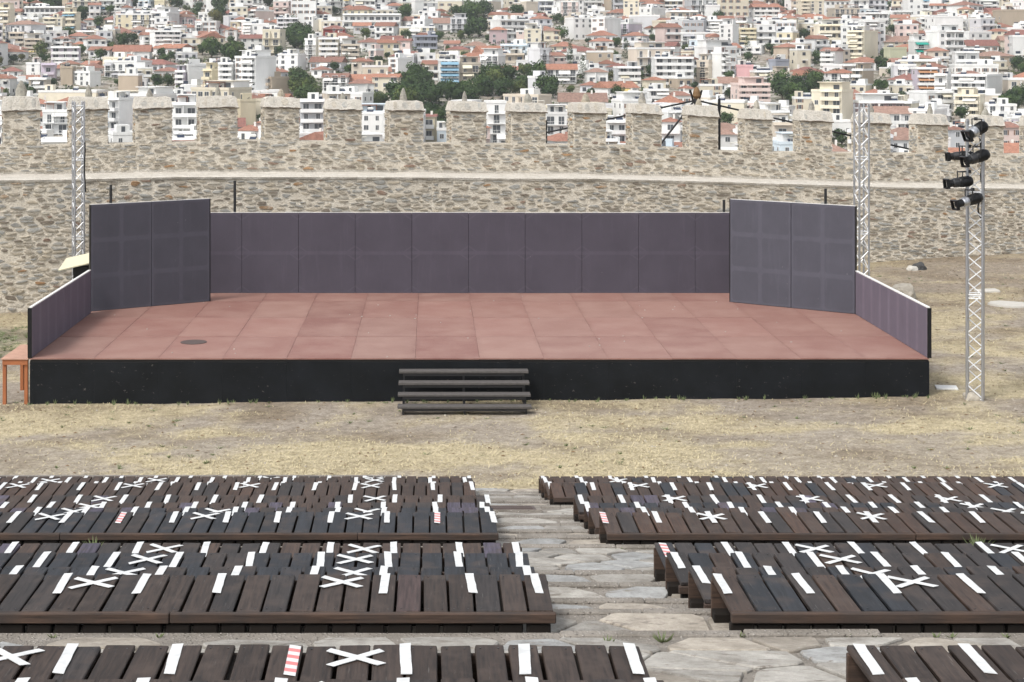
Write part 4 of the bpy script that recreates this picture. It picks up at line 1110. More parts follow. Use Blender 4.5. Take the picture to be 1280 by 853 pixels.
def building(X, Y, w, d, n, rot, cname, roof='flat', blank='', balc=.7, awn=None, awnp=.3, arches=False, trimc=None, rcol=None, rnd=rc, fh=3.0, rects=None, blankfront=False):
    small = n <= 2
    cat = 'house' if n <= 2 else 'villa' if False else 'town house' if n == 3 else 'apartment block'
    base = CAMZ - hill_h(Y)
    f = rnd.uniform(.80, 1.05); c = tuple(min(.84, x * f) for x in COLS[cname])
    t = thing({'house': 'small_house', 'town house': 'town_house'}.get(cat, 'apartment_block'), None, cat, (X, Y, base), rot, cat + 's on the hillside')
    H = n * fh; w2, d2 = w / 2, d / 2
    mb = MB(); mb.cbox(-w2, w2, -d2, d2, -5, H, .05); build(mb, 'wall', M_WALL, t, color=c)
    tc = COLS[trimc] if trimc else (c if rnd.random() < .5 else (.78, .78, .77)); side2 = w2
    # roof
    if roof == 'flat':
        r = bx('roof', t, M_TRIM, [(-w2 - .12, w2 + .12, -d2 - .12, -d2 + .14, H + .003, H + .8), (-w2 - .12, w2 + .12, d2 - .14, d2 + .12, H + .003, H + .8),
                                   (-w2 - .12, -w2 + .14, -d2 + .142, d2 - .142, H + .003, H + .8), (w2 - .14, w2 + .12, -d2 + .142, d2 - .142, H + .003, H + .8), (-w2 + .15, w2 - .15, -d2 + .15, d2 - .15, H + .003, H + .12)], tc)
        if rnd.random() < .6:
            pw_, pd = rnd.uniform(2.4, min(6, w * .5)), rnd.uniform(2.4, 4); ox = rnd.uniform(-w2 + pw_ / 2 + .4, w2 - pw_ / 2 - .4); oy = rnd.uniform(-d2 + 3, d2 - 2) if d > 6 else 0
            mb = MB(); mb.cbox(ox - pw_ / 2, ox + pw_ / 2, oy - pd / 2, oy + pd / 2, H + .13, H + 2.6, .05); p = build(mb, 'penthouse', M_WALL, t, color=(.78, .78, .76) if rnd.random() < .5 else c)
            bx('penthouse_door', p, M_GLASS, [(ox - .5, ox + .5, oy - pd / 2 - .05, oy - pd / 2 - .01, H + .15, H + 2.2)])
        for k in range(rnd.choice((0, 1, 1, 2, 3))):
            ox, oy = rnd.uniform(-w2 + 1.2, w2 - 1.2), rnd.uniform(-d2 + 1, 0)
            mb = MB(); M = Matrix.Translation((ox, oy, H + .75)) @ Matrix.Rotation(R(40), 4, 'X'); mb.box(-1.0, 1.0, -1.0, 1.0, -.05, .05, 0, M); mb.tube((ox - .8, oy + .75, H + 1.75), (ox + .8, oy + .75, H + 1.75), .28, 8, 1); mb.box(ox - .7, ox + .7, oy + .65, oy + .8, H + .12, H + 1.5, 1)
            build(mb, 'solar_heater', [M_PANEL, M_FRAME], t)
        if rnd.random() < .3:
            ox = rnd.uniform(-w2 * .5, w2 * .5); ww_ = w * rnd.uniform(.3, .5)
            bx('pergola', t, M_TRIM, [(ox - ww_ / 2, ox + ww_ / 2, -d2 + .3, -d2 + 3.2, H + 2.3, H + 2.45)] + [(ox + s * (ww_ / 2 - .1) - .05, ox + s * (ww_ / 2 - .1) + .05, yy, yy + .1, H + .12, H + 2.29) for s in (-1, 1) for yy in (-d2 + .4, -d2 + 3)],
               rnd.choice([(.30, .13, .08), (.75, .73, .68), (.6, .58, .52)]))
    else:
        mb = MB(); rh = min(w, d) * rnd.uniform(.20, .27); roof_shape(mb, w, d, H + .01, rh, .55, {'hip': False, 'gable': 'x', 'front gable': 'y'}[roof])
        k = rnd.uniform(.8, 1.15); rr = rcol or rnd.choice([(.36, .175, .12), (.33, .165, .12), (.30, .165, .13), (.25, .12, .10), (.31, .20, .16)]); r = build(mb, 'roof', M_TILE, t, color=tuple(q * k for q in rr))
        if rnd.random() < .7:
            ox = rnd.uniform(-w2 * .5, w2 * .5); oy = rnd.uniform(-d2 * .3, d2 * .3); bx('chimney', r, M_TRIM, [(ox - .3, ox + .3, oy - .3, oy + .3, H + .3, H + rh + .9)], (.75, .74, .7))
        if roof == 'front gable': pass
        bx('eaves', t, M_TRIM, [(-w2 - .3, w2 + .3, -d2 - .3, d2 + .3, H - .14, H + .004)], (.74, .72, .68))
    if roof == 'flat' and n >= 3 and not blankfront and rnd.random() < .45:
        sx, sy, hh_ = rnd.uniform(.6, .85) * w, d * .7, rnd.uniform(2.5, 2.9); ox = rnd.uniform(-1, 1) * (w - sx) / 2 * .8
        mb = MB(); mb.cbox(ox - sx / 2, ox + sx / 2, d2 - sy - .2, d2 - .2, H + .13, H + hh_, .05); q = build(mb, 'set_back_storey', M_WALL, t, color=c if rnd.random() < .6 else (.76, .76, .75))
        bx('terrace_door', q, M_GLASS, [(ox + sx * .12, ox + sx * .38, d2 - sy - .26, d2 - sy - .21, H + .2, H + 2.2)])
        bx('roof_slab', q, M_TRIM, [(ox - sx / 2 - .3, ox + sx / 2 + .3, d2 - sy - 1.3, d2 + .1, H + hh_ + .004, H + hh_ + .2)], tc)
    # openings and balconies
    mb = MB(); bay = rnd.uniform(2.5, 3.3); nb = max(1, int(w / bay)); bw = w / nb; shut = rnd.random() < .22
    b0, b1 = -w2 + .2, w2 - .2
    if w > 9 and rnd.random() < .5:
        if rnd.random() < .5: b0 = -w2 + bw * rnd.choice((1, 1, 2)) if nb > 2 else b0
        else: b1 = w2 - bw * rnd.choice((1, 1, 2)) if nb > 2 else b1
    bd_ = rnd.uniform(1.1, 1.7); has = rnd.random() < balc and not blankfront
    pc = tc; thin = rnd.random() < .35
    for fl in range(-1, n):
        z = fl * fh
        if blankfront: break
        for k in range(nb):
            cx = -w2 + (k + .5) * bw; inb = has and b0 < cx < b1
            if inb: window_box(mb, 0, cx, z + .12, min(bw * .68, rnd.choice((1.1, 1.6, 2.1))), 2.25, d2, w2)
            elif rnd.random() < .85: window_box(mb, 0, cx, z + 1.0, rnd.choice((.9, 1.1, 1.3)), 1.3, d2, w2, shut)
        if has and fl >= 0:
            y0 = -d2 - bd_
            if thin:
                B = [(b0, b1, y0, -d2 - .002, z - .16, z)]
                B += [(b0, b1, y0, y0 + .05, z + .9, z + .97)] + [(b0 + q * .9, b0 + q * .9 + .06, y0, y0 + .05, z + .002, z + .898) for q in range(int((b1 - b0) / .9) + 1)]
            else:
                B = [(b0, b1, y0 + .101, -d2 - .002, z - .16, z), (b0, b1, y0, y0 + .1, z - .18, z + rnd.choice((.85, .9, 1.0))), (b0, b0 + .1, y0 + .101, -d2 - .002, z + .002, z + .85), (b1 - .1, b1, y0 + .101, -d2 - .002, z + .002, z + .85)]
            if b1 - b0 > 7: mid = rnd.uniform(b0 + 2, b1 - 2); B.append((mid - .08, mid + .08, y0 + .11, -d2 - .002, z + .002, z + fh - .17))
            bx('balcony', t, M_TRIM, B, pc)
            if awn and rnd.random() < awnp:
                a0 = rnd.uniform(b0, lerp(b0, b1, .4)); a1 = min(b1, a0 + rnd.uniform(2.5, 5.5))
                if awnp > .8: a0, a1 = b0 + .2, b1 - .2
                m2 = MB(); zt = z + fh - .25; dr = rnd.uniform(.7, 1.3)
                m2.pts([(a0, -d2 - .05, zt), (a1, -d2 - .05, zt), (a1, y0 - .35, zt - dr), (a0, y0 - .35, zt - dr), (a1, y0 - .35, zt - dr - .25), (a0, y0 - .35, zt - dr - .25), (a0, -d2 - .05, zt - .06), (a1, -d2 - .05, zt - .06)],
                       [(0, 3, 2, 1), (3, 5, 4, 2), (6, 7, 4, 5), (0, 6, 5, 3), (1, 2, 4, 7)])
                build(m2, 'awning', M_TRIM, t, color=AWN[awn])
    if has and roof == 'flat' and not thin: bx('canopy', t, M_TRIM, [(b0, b1, -d2 - bd_, -d2 - .125, H - .02, H + .14)], tc)
    for face, s in ((1, 'R'), (2, 'L')):
        if s in blank: continue
        nd = max(1, int(d / 3.6))
        for fl in range(0, n):
            for k in range(nd):
                if rnd.random() < .6: window_box(mb, face, -d2 + (k + .5) * d / nd, fl * fh + 1.0, rnd.choice((.7, 1.0, 1.2)), 1.25, d2, w2)
    if mb.v: tag(build(mb, 'windows' if False else 'window', [M_GLASS, M_FRAME, M_SHUT], t), kind='stuff')
    RECS.append(dict(o=t, cat=cat, c=cname, n=n, roof=roof, awn=awn if has and awn else None, X=X, Y=Y, H=H, blank=blankfront, balc=has, w=w))
    return t

# hand-placed: frame columns x0 x1, top row, visible foot row, storeys, colour, roof, blank side (L/R) and its share, balcony, awning
FEAT = [
 (30, 82, 8, 25, 2, 'white', 'flat', '', 0, .8, None), (54, 74, 6, 12, 1, 'white', 'hip', '', 0, 0, None), (78, 99, 15, 40, 5, 'cream', 'flat', 'R', .12, 1, 'blue'), (53, 78, 22, 45, 4, 'cream', 'flat', '', 0, 1, 'white'),
 (104, 119, 22, 34, 2, 'white', 'hip', '', 0, 0, None), (143, 192, 17, 42, 4, 'yellow', 'flat', '', 0, 1, 'white'), (67, 90, 45, 60, 2, 'white', 'hip', '', 0, .5, None), (62, 98, 58, 82, 3, 'lilac', 'flat', '', 0, .4, None),
 (90, 107, 55, 63, 1, 'tan', 'hip', '', 0, 0, None), (140, 186, 57, 77, 3, 'white', 'gable', '', 0, .5, None), (50, 68, 79, 104, 4, 'lilac', 'flat', '', 0, 1, None), (33, 51, 78, 99, 3, 'white', 'flat', '', 0, 0, None),
 (76, 91, 83, 109, 3, 'tan', 'flat', 'R', 0, 0, 'X'), (89, 125, 89, 110, 3, 'white', 'flat', 'R', .3, 0, None), (36, 59, 97, 120, 4, 'beige', 'flat', '', 0, 1, 'white'), (148, 174, 92, 128, 4, 'tan', 'flat', 'L', 0, 0, 'X'),
 (183, 225, 38, 68, 5, 'white', 'flat', 'L', .25, 1, 'white'), (0, 25, 86, 98, 2, 'white', 'hip', '', 0, 0, None), (10, 30, 40, 60, 3, 'beige', 'flat', '', 0, 1, None), (30, 52, 48, 66, 3, 'beige', 'flat', '', 0, 1, 'yellow'),
 (48, 126, 113, 133, 2, 'cream', 'flat', '', 0, 0, 'X'), (134, 168, 122, 180, 5, 'white', 'flat', 'R', .55, .9, None), (52, 86, 137, 183, 4, 'white', 'flat', '', 0, .9, 'white'), (214, 247, 128, 178, 4, 'white', 'flat', '', 0, .7, None),
 (193, 206, 0, 15, 3, 'yellow', 'flat', '', 0, 0, None), (219, 243, 18, 40, 4, 'mauve', 'front gable', '', 0, 1, None), (244, 272, 26, 48, 3, 'white', 'flat', '', 0, .8, 'white'), (309, 340, 12, 30, 3, 'pink', 'flat', 'R', .65, .6, None),
 (345, 373, 22, 46, 4, 'pale grey', 'flat', '', 0, 1, None), (220, 233, 88, 110, 3, 'lilac', 'flat', '', 0, 1, None), (231, 254, 80, 110, 4, 'white', 'flat', 'R', .9, 0, 'X'), (253, 275, 86, 120, 5, 'yellow', 'flat', 'R', .45, 1, None),
 (273, 292, 78, 122, 6, 'white', 'flat', '', 0, 1, 'white'), (292, 343, 70, 124, 7, 'white', 'flat', 'R', .45, 1, 'white'), (319, 360, 96, 122, 3, 'tan', 'flat', 'R', .5, 1, None), (347, 381, 67, 90, 3, 'white', 'flat', 'R', .25, 0, None),
 (192, 225, 84, 100, 2, 'white', 'hip', '', 0, 0, None), (300, 330, 44, 62, 3, 'white', 'gable', '', 0, .5, None), (281, 296, 34, 52, 3, 'white', 'hip', '', 0, .5, None), (296, 316, 124, 158, 5, 'yellow', 'flat', 'R', .9, 0, 'X'), (296, 328, 158, 180, 2, 'white', 'hip', '', 0, 0, None),
 (428, 502, 17, 36, 2, 'white', 'flat', '', 0, .9, None), (404, 432, 32, 47, 2, 'dark red', 'hip', '', 0, .6, None), (500, 546, 33, 46, 2, 'yellow', 'flat', '', 0, .8, 'white'), (516, 546, 44, 61, 2, 'blue-grey', 'flat', '', 0, 1, None),
 (381, 399, 48, 80, 5, 'white', 'flat', 'R', .2, 1, None), (398, 424, 47, 82, 5, 'cream', 'flat', '', 0, 1, None), (425, 449, 55, 82, 4, 'beige', 'flat', '', 0, .9, 'white'), (462, 478, 61, 78, 3, 'pink', 'flat', 'R', .6, .5, None),
 (472, 500, 49, 72, 4, 'yellow', 'gable', '', 0, 1, None), (498, 514, 48, 72, 4, 'pink', 'gable', '', 0, 0, None), (485, 516, 72, 94, 3, 'white', 'flat', 'R', .6, .8, None), (390, 413, 83, 97, 2, 'white', 'hip', '', 0, .5, None),
 (404, 436, 92, 116, 3, 'white', 'gable', '', 0, .8, 'white'), (436, 467, 100, 120, 3, 'white', 'hip', '', 0, .9, None), (466, 500, 92, 120, 3, 'cream', 'gable', '', 0, .6, 'white'), (516, 528, 0, 24, 4, 'white', 'flat', 'R', .9, 0, 'X'), (527, 548, 2, 16, 3, 'grey', 'flat', '', 0, 0, None),
 (374, 405, 124, 180, 5, 'grey', 'flat', '', 0, .9, None), (452, 481, 140, 180, 4, 'white', 'flat', '', 0, .9, None), (360, 374, 25, 45, 3, 'grey', 'hip', '', 0, .5, None), (384, 398, 25, 40, 3, 'white', 'flat', 'R', .5, 1, None),
 (548, 579, 0, 18, 4, 'cream', 'flat', '', 0, 0, None), (579, 603, 0, 15, 4, 'white', 'flat', '', 0, 0, 'X'), (603, 627, 0, 17, 4, 'beige', 'flat', 'R', .5, 1, None), (651, 673, 2, 21, 4, 'beige', 'flat', 'L', .3, 0, 'X'), (673, 692, 0, 16, 4, 'blue-grey', 'flat', '', 0, 1, None),
 (702, 724, 1, 27, 5, 'pink', 'flat', '', 0, 1, None), (558, 588, 58, 72, 2, 'yellow', 'hip', '', 0, .8, None), (580, 612, 52, 66, 2, 'white', 'hip', '', 0, .8, None), (548, 574, 74, 111, 5, 'white', 'flat', '', 0, 1, 'blue'), (573, 600, 78, 110, 5, 'beige', 'flat', '', 0, 1, 'cream'),
 (600, 632, 68, 94, 4, 'white', 'flat', 'R', .3, 1, 'white'), (563, 586, 22, 42, 3, 'pale grey', 'flat', '', 0, 1, None), (612, 634, 34, 56, 3, 'mauve', 'hip', '', 0, .6, None), (646, 657, 38, 62, 4, 'pink', 'flat', '', 0, 0, None), (656, 676, 36, 66, 5, 'cream', 'flat', '', 0, 0, None),
 (662, 687, 60, 94, 5, 'pale grey', 'flat', 'L', .5, 1, 'white'), (660, 689, 95, 118, 3, 'pale grey', 'flat', 'L', .3, 1, None), (708, 742, 22, 50, 4, 'white', 'flat', 'L', .25, 0, None), (688, 724, 52, 66, 1, 'cream', 'hip', '', 0, .3, None), (680, 702, 35, 52, 2, 'cream', 'hip', '', 0, 0, None),
 (684, 722, 80, 104, 3, 'white', 'gable', '', 0, .9, 'white'), (607, 632, 126, 182, 5, 'white', 'flat', '', 0, .8, None), (630, 690, 118, 140, 2, 'beige', 'flat', 'R', .3, .5, None), (740, 779, 22, 52, 5, 'white', 'flat', 'R', .6, .6, None), (777, 806, 28, 48, 3, 'lilac', 'flat', 'R', .7, .5, None),
 (760, 790, 12, 26, 2, 'grey', 'hip', '', 0, 0, None), (818, 868, 71, 106, 4, 'white', 'flat', '', 0, .7, None), (800, 836, 9, 24, 2, 'white', 'flat', 'R', .6, .6, None), (883, 900, 6, 32, 4, 'white', 'flat', '', 0, 0, 'X'), (891, 912, 65, 104, 5, 'white', 'flat', 'L', .5, 1, 'white'),
 (873, 892, 75, 103, 4, 'beige', 'flat', 'R', .3, 1, None), (733, 760, 86, 105, 3, 'white', 'hip', '', 0, .6, None), (770, 800, 83, 108, 3, 'grey', 'flat', '', 0, 1, 'cream'), (806, 832, 96, 112, 2, 'cream', 'hip', '', 0, 0, None), (850, 869, 107, 120, 2, 'white', 'hip', '', 0, 0, None),
 (833, 866, 115, 132, 2, 'white', 'hip', '', 0, .3, None), (808, 835, 111, 132, 3, 'white', 'flat', '', 0, .9, 'white'), (876, 904, 105, 124, 2, 'cream', 'flat', '', 0, 0, None), (900, 925, 30, 66, 6, 'white', 'flat', 'R', .4, .5, None), (924, 946, 35, 58, 4, 'yellow', 'flat', '', 0, 1, 'white'),
 (682, 710, 140, 184, 4, 'white', 'flat', '', 0, .8, None), (757, 783, 150, 184, 3, 'white', 'flat', '', 0, 1, None), (827, 853, 147, 184, 3, 'white', 'hip', '', 0, .6, None), (897, 922, 163, 185, 2, 'white', 'hip', '', 0, 0, None), (966, 991, 153, 192, 3, 'beige', 'flat', '', 0, .7, None),
 (922, 943, 81, 104, 3, 'rose-pink', 'flat', '', 0, 0, 'X'), (940, 967, 88, 106, 3, 'beige', 'flat', '', 0, 1, 'cream'), (920, 962, 104, 134, 4, 'pink', 'flat', '', 0, 1, 'cream'), (964, 988, 74, 94, 3, 'blue-grey', 'flat', 'R', .8, 0, 'X'), (967, 990, 90, 112, 3, 'beige', 'flat', '', 0, .8, None),
 (941, 975, 4, 26, 3, 'white', 'gable', '', 0, .9, None), (1062, 1106, 38, 76, 5, 'cream', 'flat', 'R', .6, 1, 'cream'), (1028, 1058, 60, 88, 4, 'white', 'gable', 'R', .5, 1, None), (1067, 1099, 86, 112, 3, 'tan', 'flat', 'R', .65, .7, None), (1035, 1069, 87, 108, 3, 'white', 'hip', '', 0, 1, 'white'),
 (1018, 1071, 112, 155, 5, 'cream', 'flat', 'R', .4, 1, 'cream'), (994, 1020, 121, 140, 2, 'cream', 'flat', '', 0, 0, None), (1103, 1146, 46, 64, 2, 'cream', 'gable', '', 0, 0, None), (1110, 1133, 59, 80, 2, 'olive', 'flat', '', 0, 0, 'X'), (1141, 1160, 50, 78, 5, 'white', 'flat', '', 0, 1, 'teal'),
 (1165, 1204, 20, 46, 3, 'white', 'flat', '', 0, 0, 'X'), (1150, 1168, 22, 42, 3, 'white', 'flat', '', 0, 1, 'cream'), (1250, 1285, 12, 40, 4, 'tan', 'flat', '', 0, 0, 'X'), (1145, 1172, 84, 116, 5, 'lilac', 'flat', '', 0, .9, 'orange'), (1118, 1146, 80, 106, 4, 'pale grey', 'flat', '', 0, 1, 'white'),
 (1170, 1196, 92, 118, 4, 'white', 'flat', 'R', .5, 1, 'white'), (1196, 1266, 93, 128, 4, 'white', 'flat', 'R', .5, 1, 'white'), (1195, 1250, 80, 93, 2, 'white', 'flat', '', 0, .5, None), (1197, 1233, 118, 146, 3, 'cream', 'flat', 'R', .3, 1, 'white'), (1200, 1250, 50, 66, 2, 'white', 'gable', '', 0, .5, None),
 (1195, 1225, 64, 88, 4, 'white', 'flat', '', 0, .9, None), (1267, 1290, 44, 76, 4, 'white', 'flat', '', 0, 0, 'X'), (1237, 1262, 36, 52, 2, 'cream', 'hip', '', 0, 0, None), (1040, 1066, 150, 160, 1, 'white', 'flat', '', 0, 0, None), (1112, 1137, 170, 194, 2, 'white', 'gable', '', 0, 0, None),
 (1140, 1192, 136, 158, 3, 'white', 'flat', 'R', .5, .3, None), (1185, 1206, 158, 192, 3, 'grey', 'hip', '', 0, .5, None), (1248, 1280, 154, 190, 3, 'pink', 'hip', '', 0, .3, None), (1072, 1130, 126, 152, 3, 'mauve', 'flat', '', 0, .6, None), (1088, 1140, 134, 156, 2, 'white', 'gable', '', 0, .7, None),
 (1236, 1272, 130, 150, 2, 'white', 'flat', '', 0, .8, None), (700, 760, 118, 140, 2, 'white', 'gable', '', 0, .3, None), (530, 545, 143, 178, 3, 'yellow', 'gable', '', 0, .5, None), (546, 558, 160, 182, 2, 'pale blue', 'flat', '', 0, 0, None), (320, 328, 152, 176, 2, 'pink', 'hip', '', 0, 0, None),
 (1225, 1248, 0, 14, 4, 'pale grey', 'flat', '', 0, 1, 'white'), (1160, 1185, 4, 20, 3, 'white', 'gable', '', 0, 1, 'cream'), (1040, 1075, 10, 28, 3, 'beige', 'flat', '', 0, 1, None), (1000, 1030, 0, 30, 6, 'cream', 'flat', '', 0, .9, None), (780, 800, 0, 30, 6, 'cream', 'flat', '', 0, 0, None), (830, 855, 0, 14, 3, 'yellow', 'flat', '', 0, .9, None),
]
PLACED = []   # (X, Y, radius, px0, px1, ytop, ybot, is_feature)
FBOX = []
for (x0, x1, yt, yb, n, cn, roof, blank, fr, balc, awn) in FEAT:
    Y = depth_for(min(yb, 196)); s = Y / FP
    if yb > 150: Y = depth_for(yb + 10); s = Y / FP
    W = (x1 - x0) * s; bl = awn == 'X'; awn = None if bl else awn
    if fr > .05:
        ang = R(38 if .25 < fr < .75 else 20 if fr <= .25 else 62); ang = ang if blank == 'R' else -ang
        w = max(4.0, (1 - fr) * W / math.cos(ang)); d = max(4.0, fr * W / abs(math.sin(ang)))
        rot = -ang            # turning so that the blank side faces the camera on its side
    else:
        rot = R(rc.uniform(-9, 9)); w = W * .97; d = min(12, max(6, W * rc.uniform(.6, .9)))
    Hn = (yb - yt) * s + (hill_h(Y) - (CAMZ - pz(yb, Y)))
    if roof != 'flat': Hn = max(2.5, Hn - min(w, d) * .22)
    Hn = max(2.6, Hn - (.8 if roof == 'flat' else 0)); fh = max(2.3, min(4.2, Hn / n))
    yc = Y + d * .5; X = px((x0 + x1) / 2, Y)
    n2 = n if fh * n <= Hn * 1.3 else max(1, round(Hn / 2.9))
    t = building(X, yc, w, d, n2, rot, cn, roof, blank + ('' if not bl else ''), balc if not bl else 0, awn, .85 if awn in ('blue', 'teal', 'orange') else .55, fh=Hn / n2, blankfront=bl)
    t.location.z = CAMZ - hill_h(Y)
    PLACED.append((X, yc, max(w, d) * .5)); FBOX.append((x0, x1, yt, yb, Y))

TREES = [(103, 17, 8), (125, 28, 6), (157, 50, 9), (170, 48, 6), (54, 62, 8), (58, 74, 6), (105, 63, 6), (128, 68, 7), (68, 92, 6), (66, 106, 8), (100, 90, 4), (222, 3, 8), (275, 6, 10), (247, 15, 6), (272, 22, 9), (250, 8, 5), (200, 102, 8), (213, 101, 7),
         (255, 62, 6), (270, 60, 8), (285, 65, 8), (300, 58, 6), (247, 78, 5), (205, 67, 6), (215, 70, 5), (380, 42, 9), (371, 54, 7), (387, 58, 7), (370, 92, 8), (380, 105, 7), (364, 104, 7), (384, 119, 8), (420, 84, 6), (437, 87, 6), (457, 43, 7), (508, 16, 9), (508, 44, 6),
         (548, 46, 6), (522, 94, 11), (500, 120, 11), (540, 122, 12), (478, 124, 9), (557, 112, 9), (570, 15, 8), (588, 18, 8), (600, 10, 7), (600, 30, 6), (585, 41, 7), (575, 44, 5), (645, 14, 8), (695, 24, 6), (700, 43, 8), (620, 100, 12), (640, 94, 11), (655, 88, 8),
         (600, 108, 12), (630, 112, 13), (665, 102, 9), (582, 112, 10), (648, 112, 10), (765, 94, 6), (745, 96, 4), (799, 93, 4), (812, 88, 6), (870, 92, 6), (770, 54, 6), (815, 48, 5), (907, 96, 7), (933, 72, 6), (1003, 43, 6), (960, 60, 6), (1012, 100, 10), (1000, 113, 11),
         (985, 120, 9), (1028, 108, 7), (1017, 72, 7), (1105, 68, 7), (1112, 91, 6), (1097, 108, 8), (1114, 37, 6), (1268, 80, 9), (1281, 84, 8), (1272, 120, 10), (1255, 127, 8), (1196, 142, 9), (540, 138, 9), (548, 148, 9), (470, 126, 9), (905, 150, 8), (1048, 172, 9),
         (766, 144, 5), (20, 74, 5), (30, 72, 4), (0, 78, 6), (140, 12, 6), (737, 118, 6), (770, 115, 7), (735, 52, 4), (855, 60, 4), (420, 14, 5), (150, 104, 4), (35, 110, 5), (10, 118, 6), (327, 148, 5), (865, 108, 5), (910, 118, 6), (1240, 58, 5), (1075, 70, 4), (350, 64, 5), (335, 78, 4),
         (688, 112, 7), (712, 112, 5), (820, 116, 4), (485, 70, 4), (473, 75, 5), (560, 62, 4), (628, 60, 4), (610, 48, 4), (1160, 106, 4), (1215, 108, 4), (940, 108, 4), (410, 60, 4), (335, 2, 7), (170, 5, 5), (1110, 8, 5), (980, 4, 5), (1125, 120, 5), (225, 128, 5), (448, 62, 4)]
rt = random.Random(12)
for (x0, x1, y0, y1, k) in ((490, 690, 90, 126, 30), (972, 1036, 96, 124, 8), (1250, 1290, 112, 132, 5), (365, 392, 90, 122, 5), (244, 306, 56, 70, 5), (366, 390, 34, 62, 5), (576, 606, 12, 46, 6)):
    TREES += [(rt.uniform(x0, x1), rt.uniform(y0, y1), rt.uniform(8, 13)) for _ in range(k)]
CYP = [(712, 72, 5, 16), (727, 88, 6, 15), (782, 66, 6, 14), (434, 77, 3, 10), (937, 14, 5, 12), (932, 60, 5, 12), (705, 82, 4, 9), (813, 44, 3, 9), (1110, 30, 4, 10), (660, 48, 3, 8)]
def crown_mesh(seed, kind, nl=620):
    rn = random.Random(seed); mb = MB(); P = []
    lobes = []
    if kind == 'round':
        for _ in range(9): a = rn.uniform(0, 6.28); rr = rn.uniform(.15, .62); lobes.append((Vector((rr * math.cos(a), rr * math.sin(a), rn.uniform(.55, 1.35))), rn.uniform(.3, .52)))
        lobes.append((Vector((0, 0, .95)), .6))
    else:
        for k in range(8): z = .3 + k * .4; lobes.append((Vector((rn.uniform(-.12, .12), rn.uniform(-.12, .12), z)), .55 * (1 - abs(k - 2.5) / 8) + .1))
    for _ in range(nl):
        c, r = rn.choice(lobes); d = Vector((rn.gauss(0, 1), rn.gauss(0, 1), rn.gauss(0, 1))).normalized(); q = c + d * r * rn.uniform(.7, 1.04)
        s = rn.uniform(.045, .10) * (1 if kind == 'round' else .8); nrm = (d + Vector((rn.uniform(-.7, .7), rn.uniform(-.7, .7), rn.uniform(-.7, .7)))).normalized(); u = nrm.orthogonal().normalized(); w = nrm.cross(u); a = rn.uniform(0, 3)
        u, w = u * math.cos(a) + w * math.sin(a), w * math.cos(a) - u * math.sin(a)
        mb.pts([q - u * s, q + w * s * .8, q + u * s, q - w * s * .9], [(0, 1, 2, 3)])
    return mb.mesh('crown', M_LEAFA)
def trunk_mesh(seed):
    rn = random.Random(seed); mb = MB(); mb.tube((0, 0, -.5), (.02, 0, .45), .07, 7, r2=.05)
    for k in range(4): a = rn.uniform(0, 6.28); mb.tube((.02, 0, .4), (.4 * math.cos(a), .4 * math.sin(a), .95), .04, 5, r2=.015)
    return mb.mesh('trunk', M_BARK)
CR = [crown_mesh(i, 'round', 1200) for i in range(7)]; CY = [crown_mesh(50 + i, 'cyp', 800) for i in range(3)]; TK = [trunk_mesh(i) for i in range(3)]
TREC = []
def tree(X, Y, r, kind='round', hs_=1.0, base=None, tone_=None):
    rr = rc.random(); tn = tone_ or ('dark' if rr < .5 else 'mid' if rr < .86 else 'pale' if rr < .97 else 'brownish')
    tc = {'dark': (.8, .95, .8), 'mid': (1.15, 1.3, .95), 'pale': (1.7, 1.55, 1.1), 'brownish': (1.9, 1.3, 1.0)}[tn]
    t = thing('cypress_tree' if kind == 'cyp' else 'tree', None, 'tree', (X, Y, CAMZ - hill_h(Y) if base is None else base), rc.uniform(0, 6.28), 'trees between the houses')
    link('crown', rc.choice(CY if kind == 'cyp' else CR), t, scale=(r, r, r * hs_), color=tc); link('trunk', rc.choice(TK), t, scale=(r, r, r))
    TREC.append(dict(o=t, kind=kind, tn=tn, X=X, Y=Y, r=r, H=r * 1.6 * hs_)); return t
TBOX = []
for (x, y, r) in TREES:
    Y = depth_for(min(y + r * .9, 198)); s = Y / FP; R_ = r * s * 1.42
    tree(px(x, Y), Y - 4, R_, base=pz(y + r, Y - 4) - .1 * R_); PLACED.append((px(x, Y), Y - 4, R_ * .8)); TBOX.append((x - r, x + r, y - r, y + r, Y - 4))
for (x, y, w, h) in CYP:
    Y = depth_for(min(y + h * .5, 198)); s = Y / FP; R_ = w * s * 1.5
    tree(px(x, Y), Y - 4, R_, 'cyp', h * s / R_ / 3.2 * 1.9, base=pz(y + h * .8, Y - 4), tone_='dark'); TBOX.append((x - w, x + w, y - h, y + h, Y - 4))

TSET = set(TBOX)
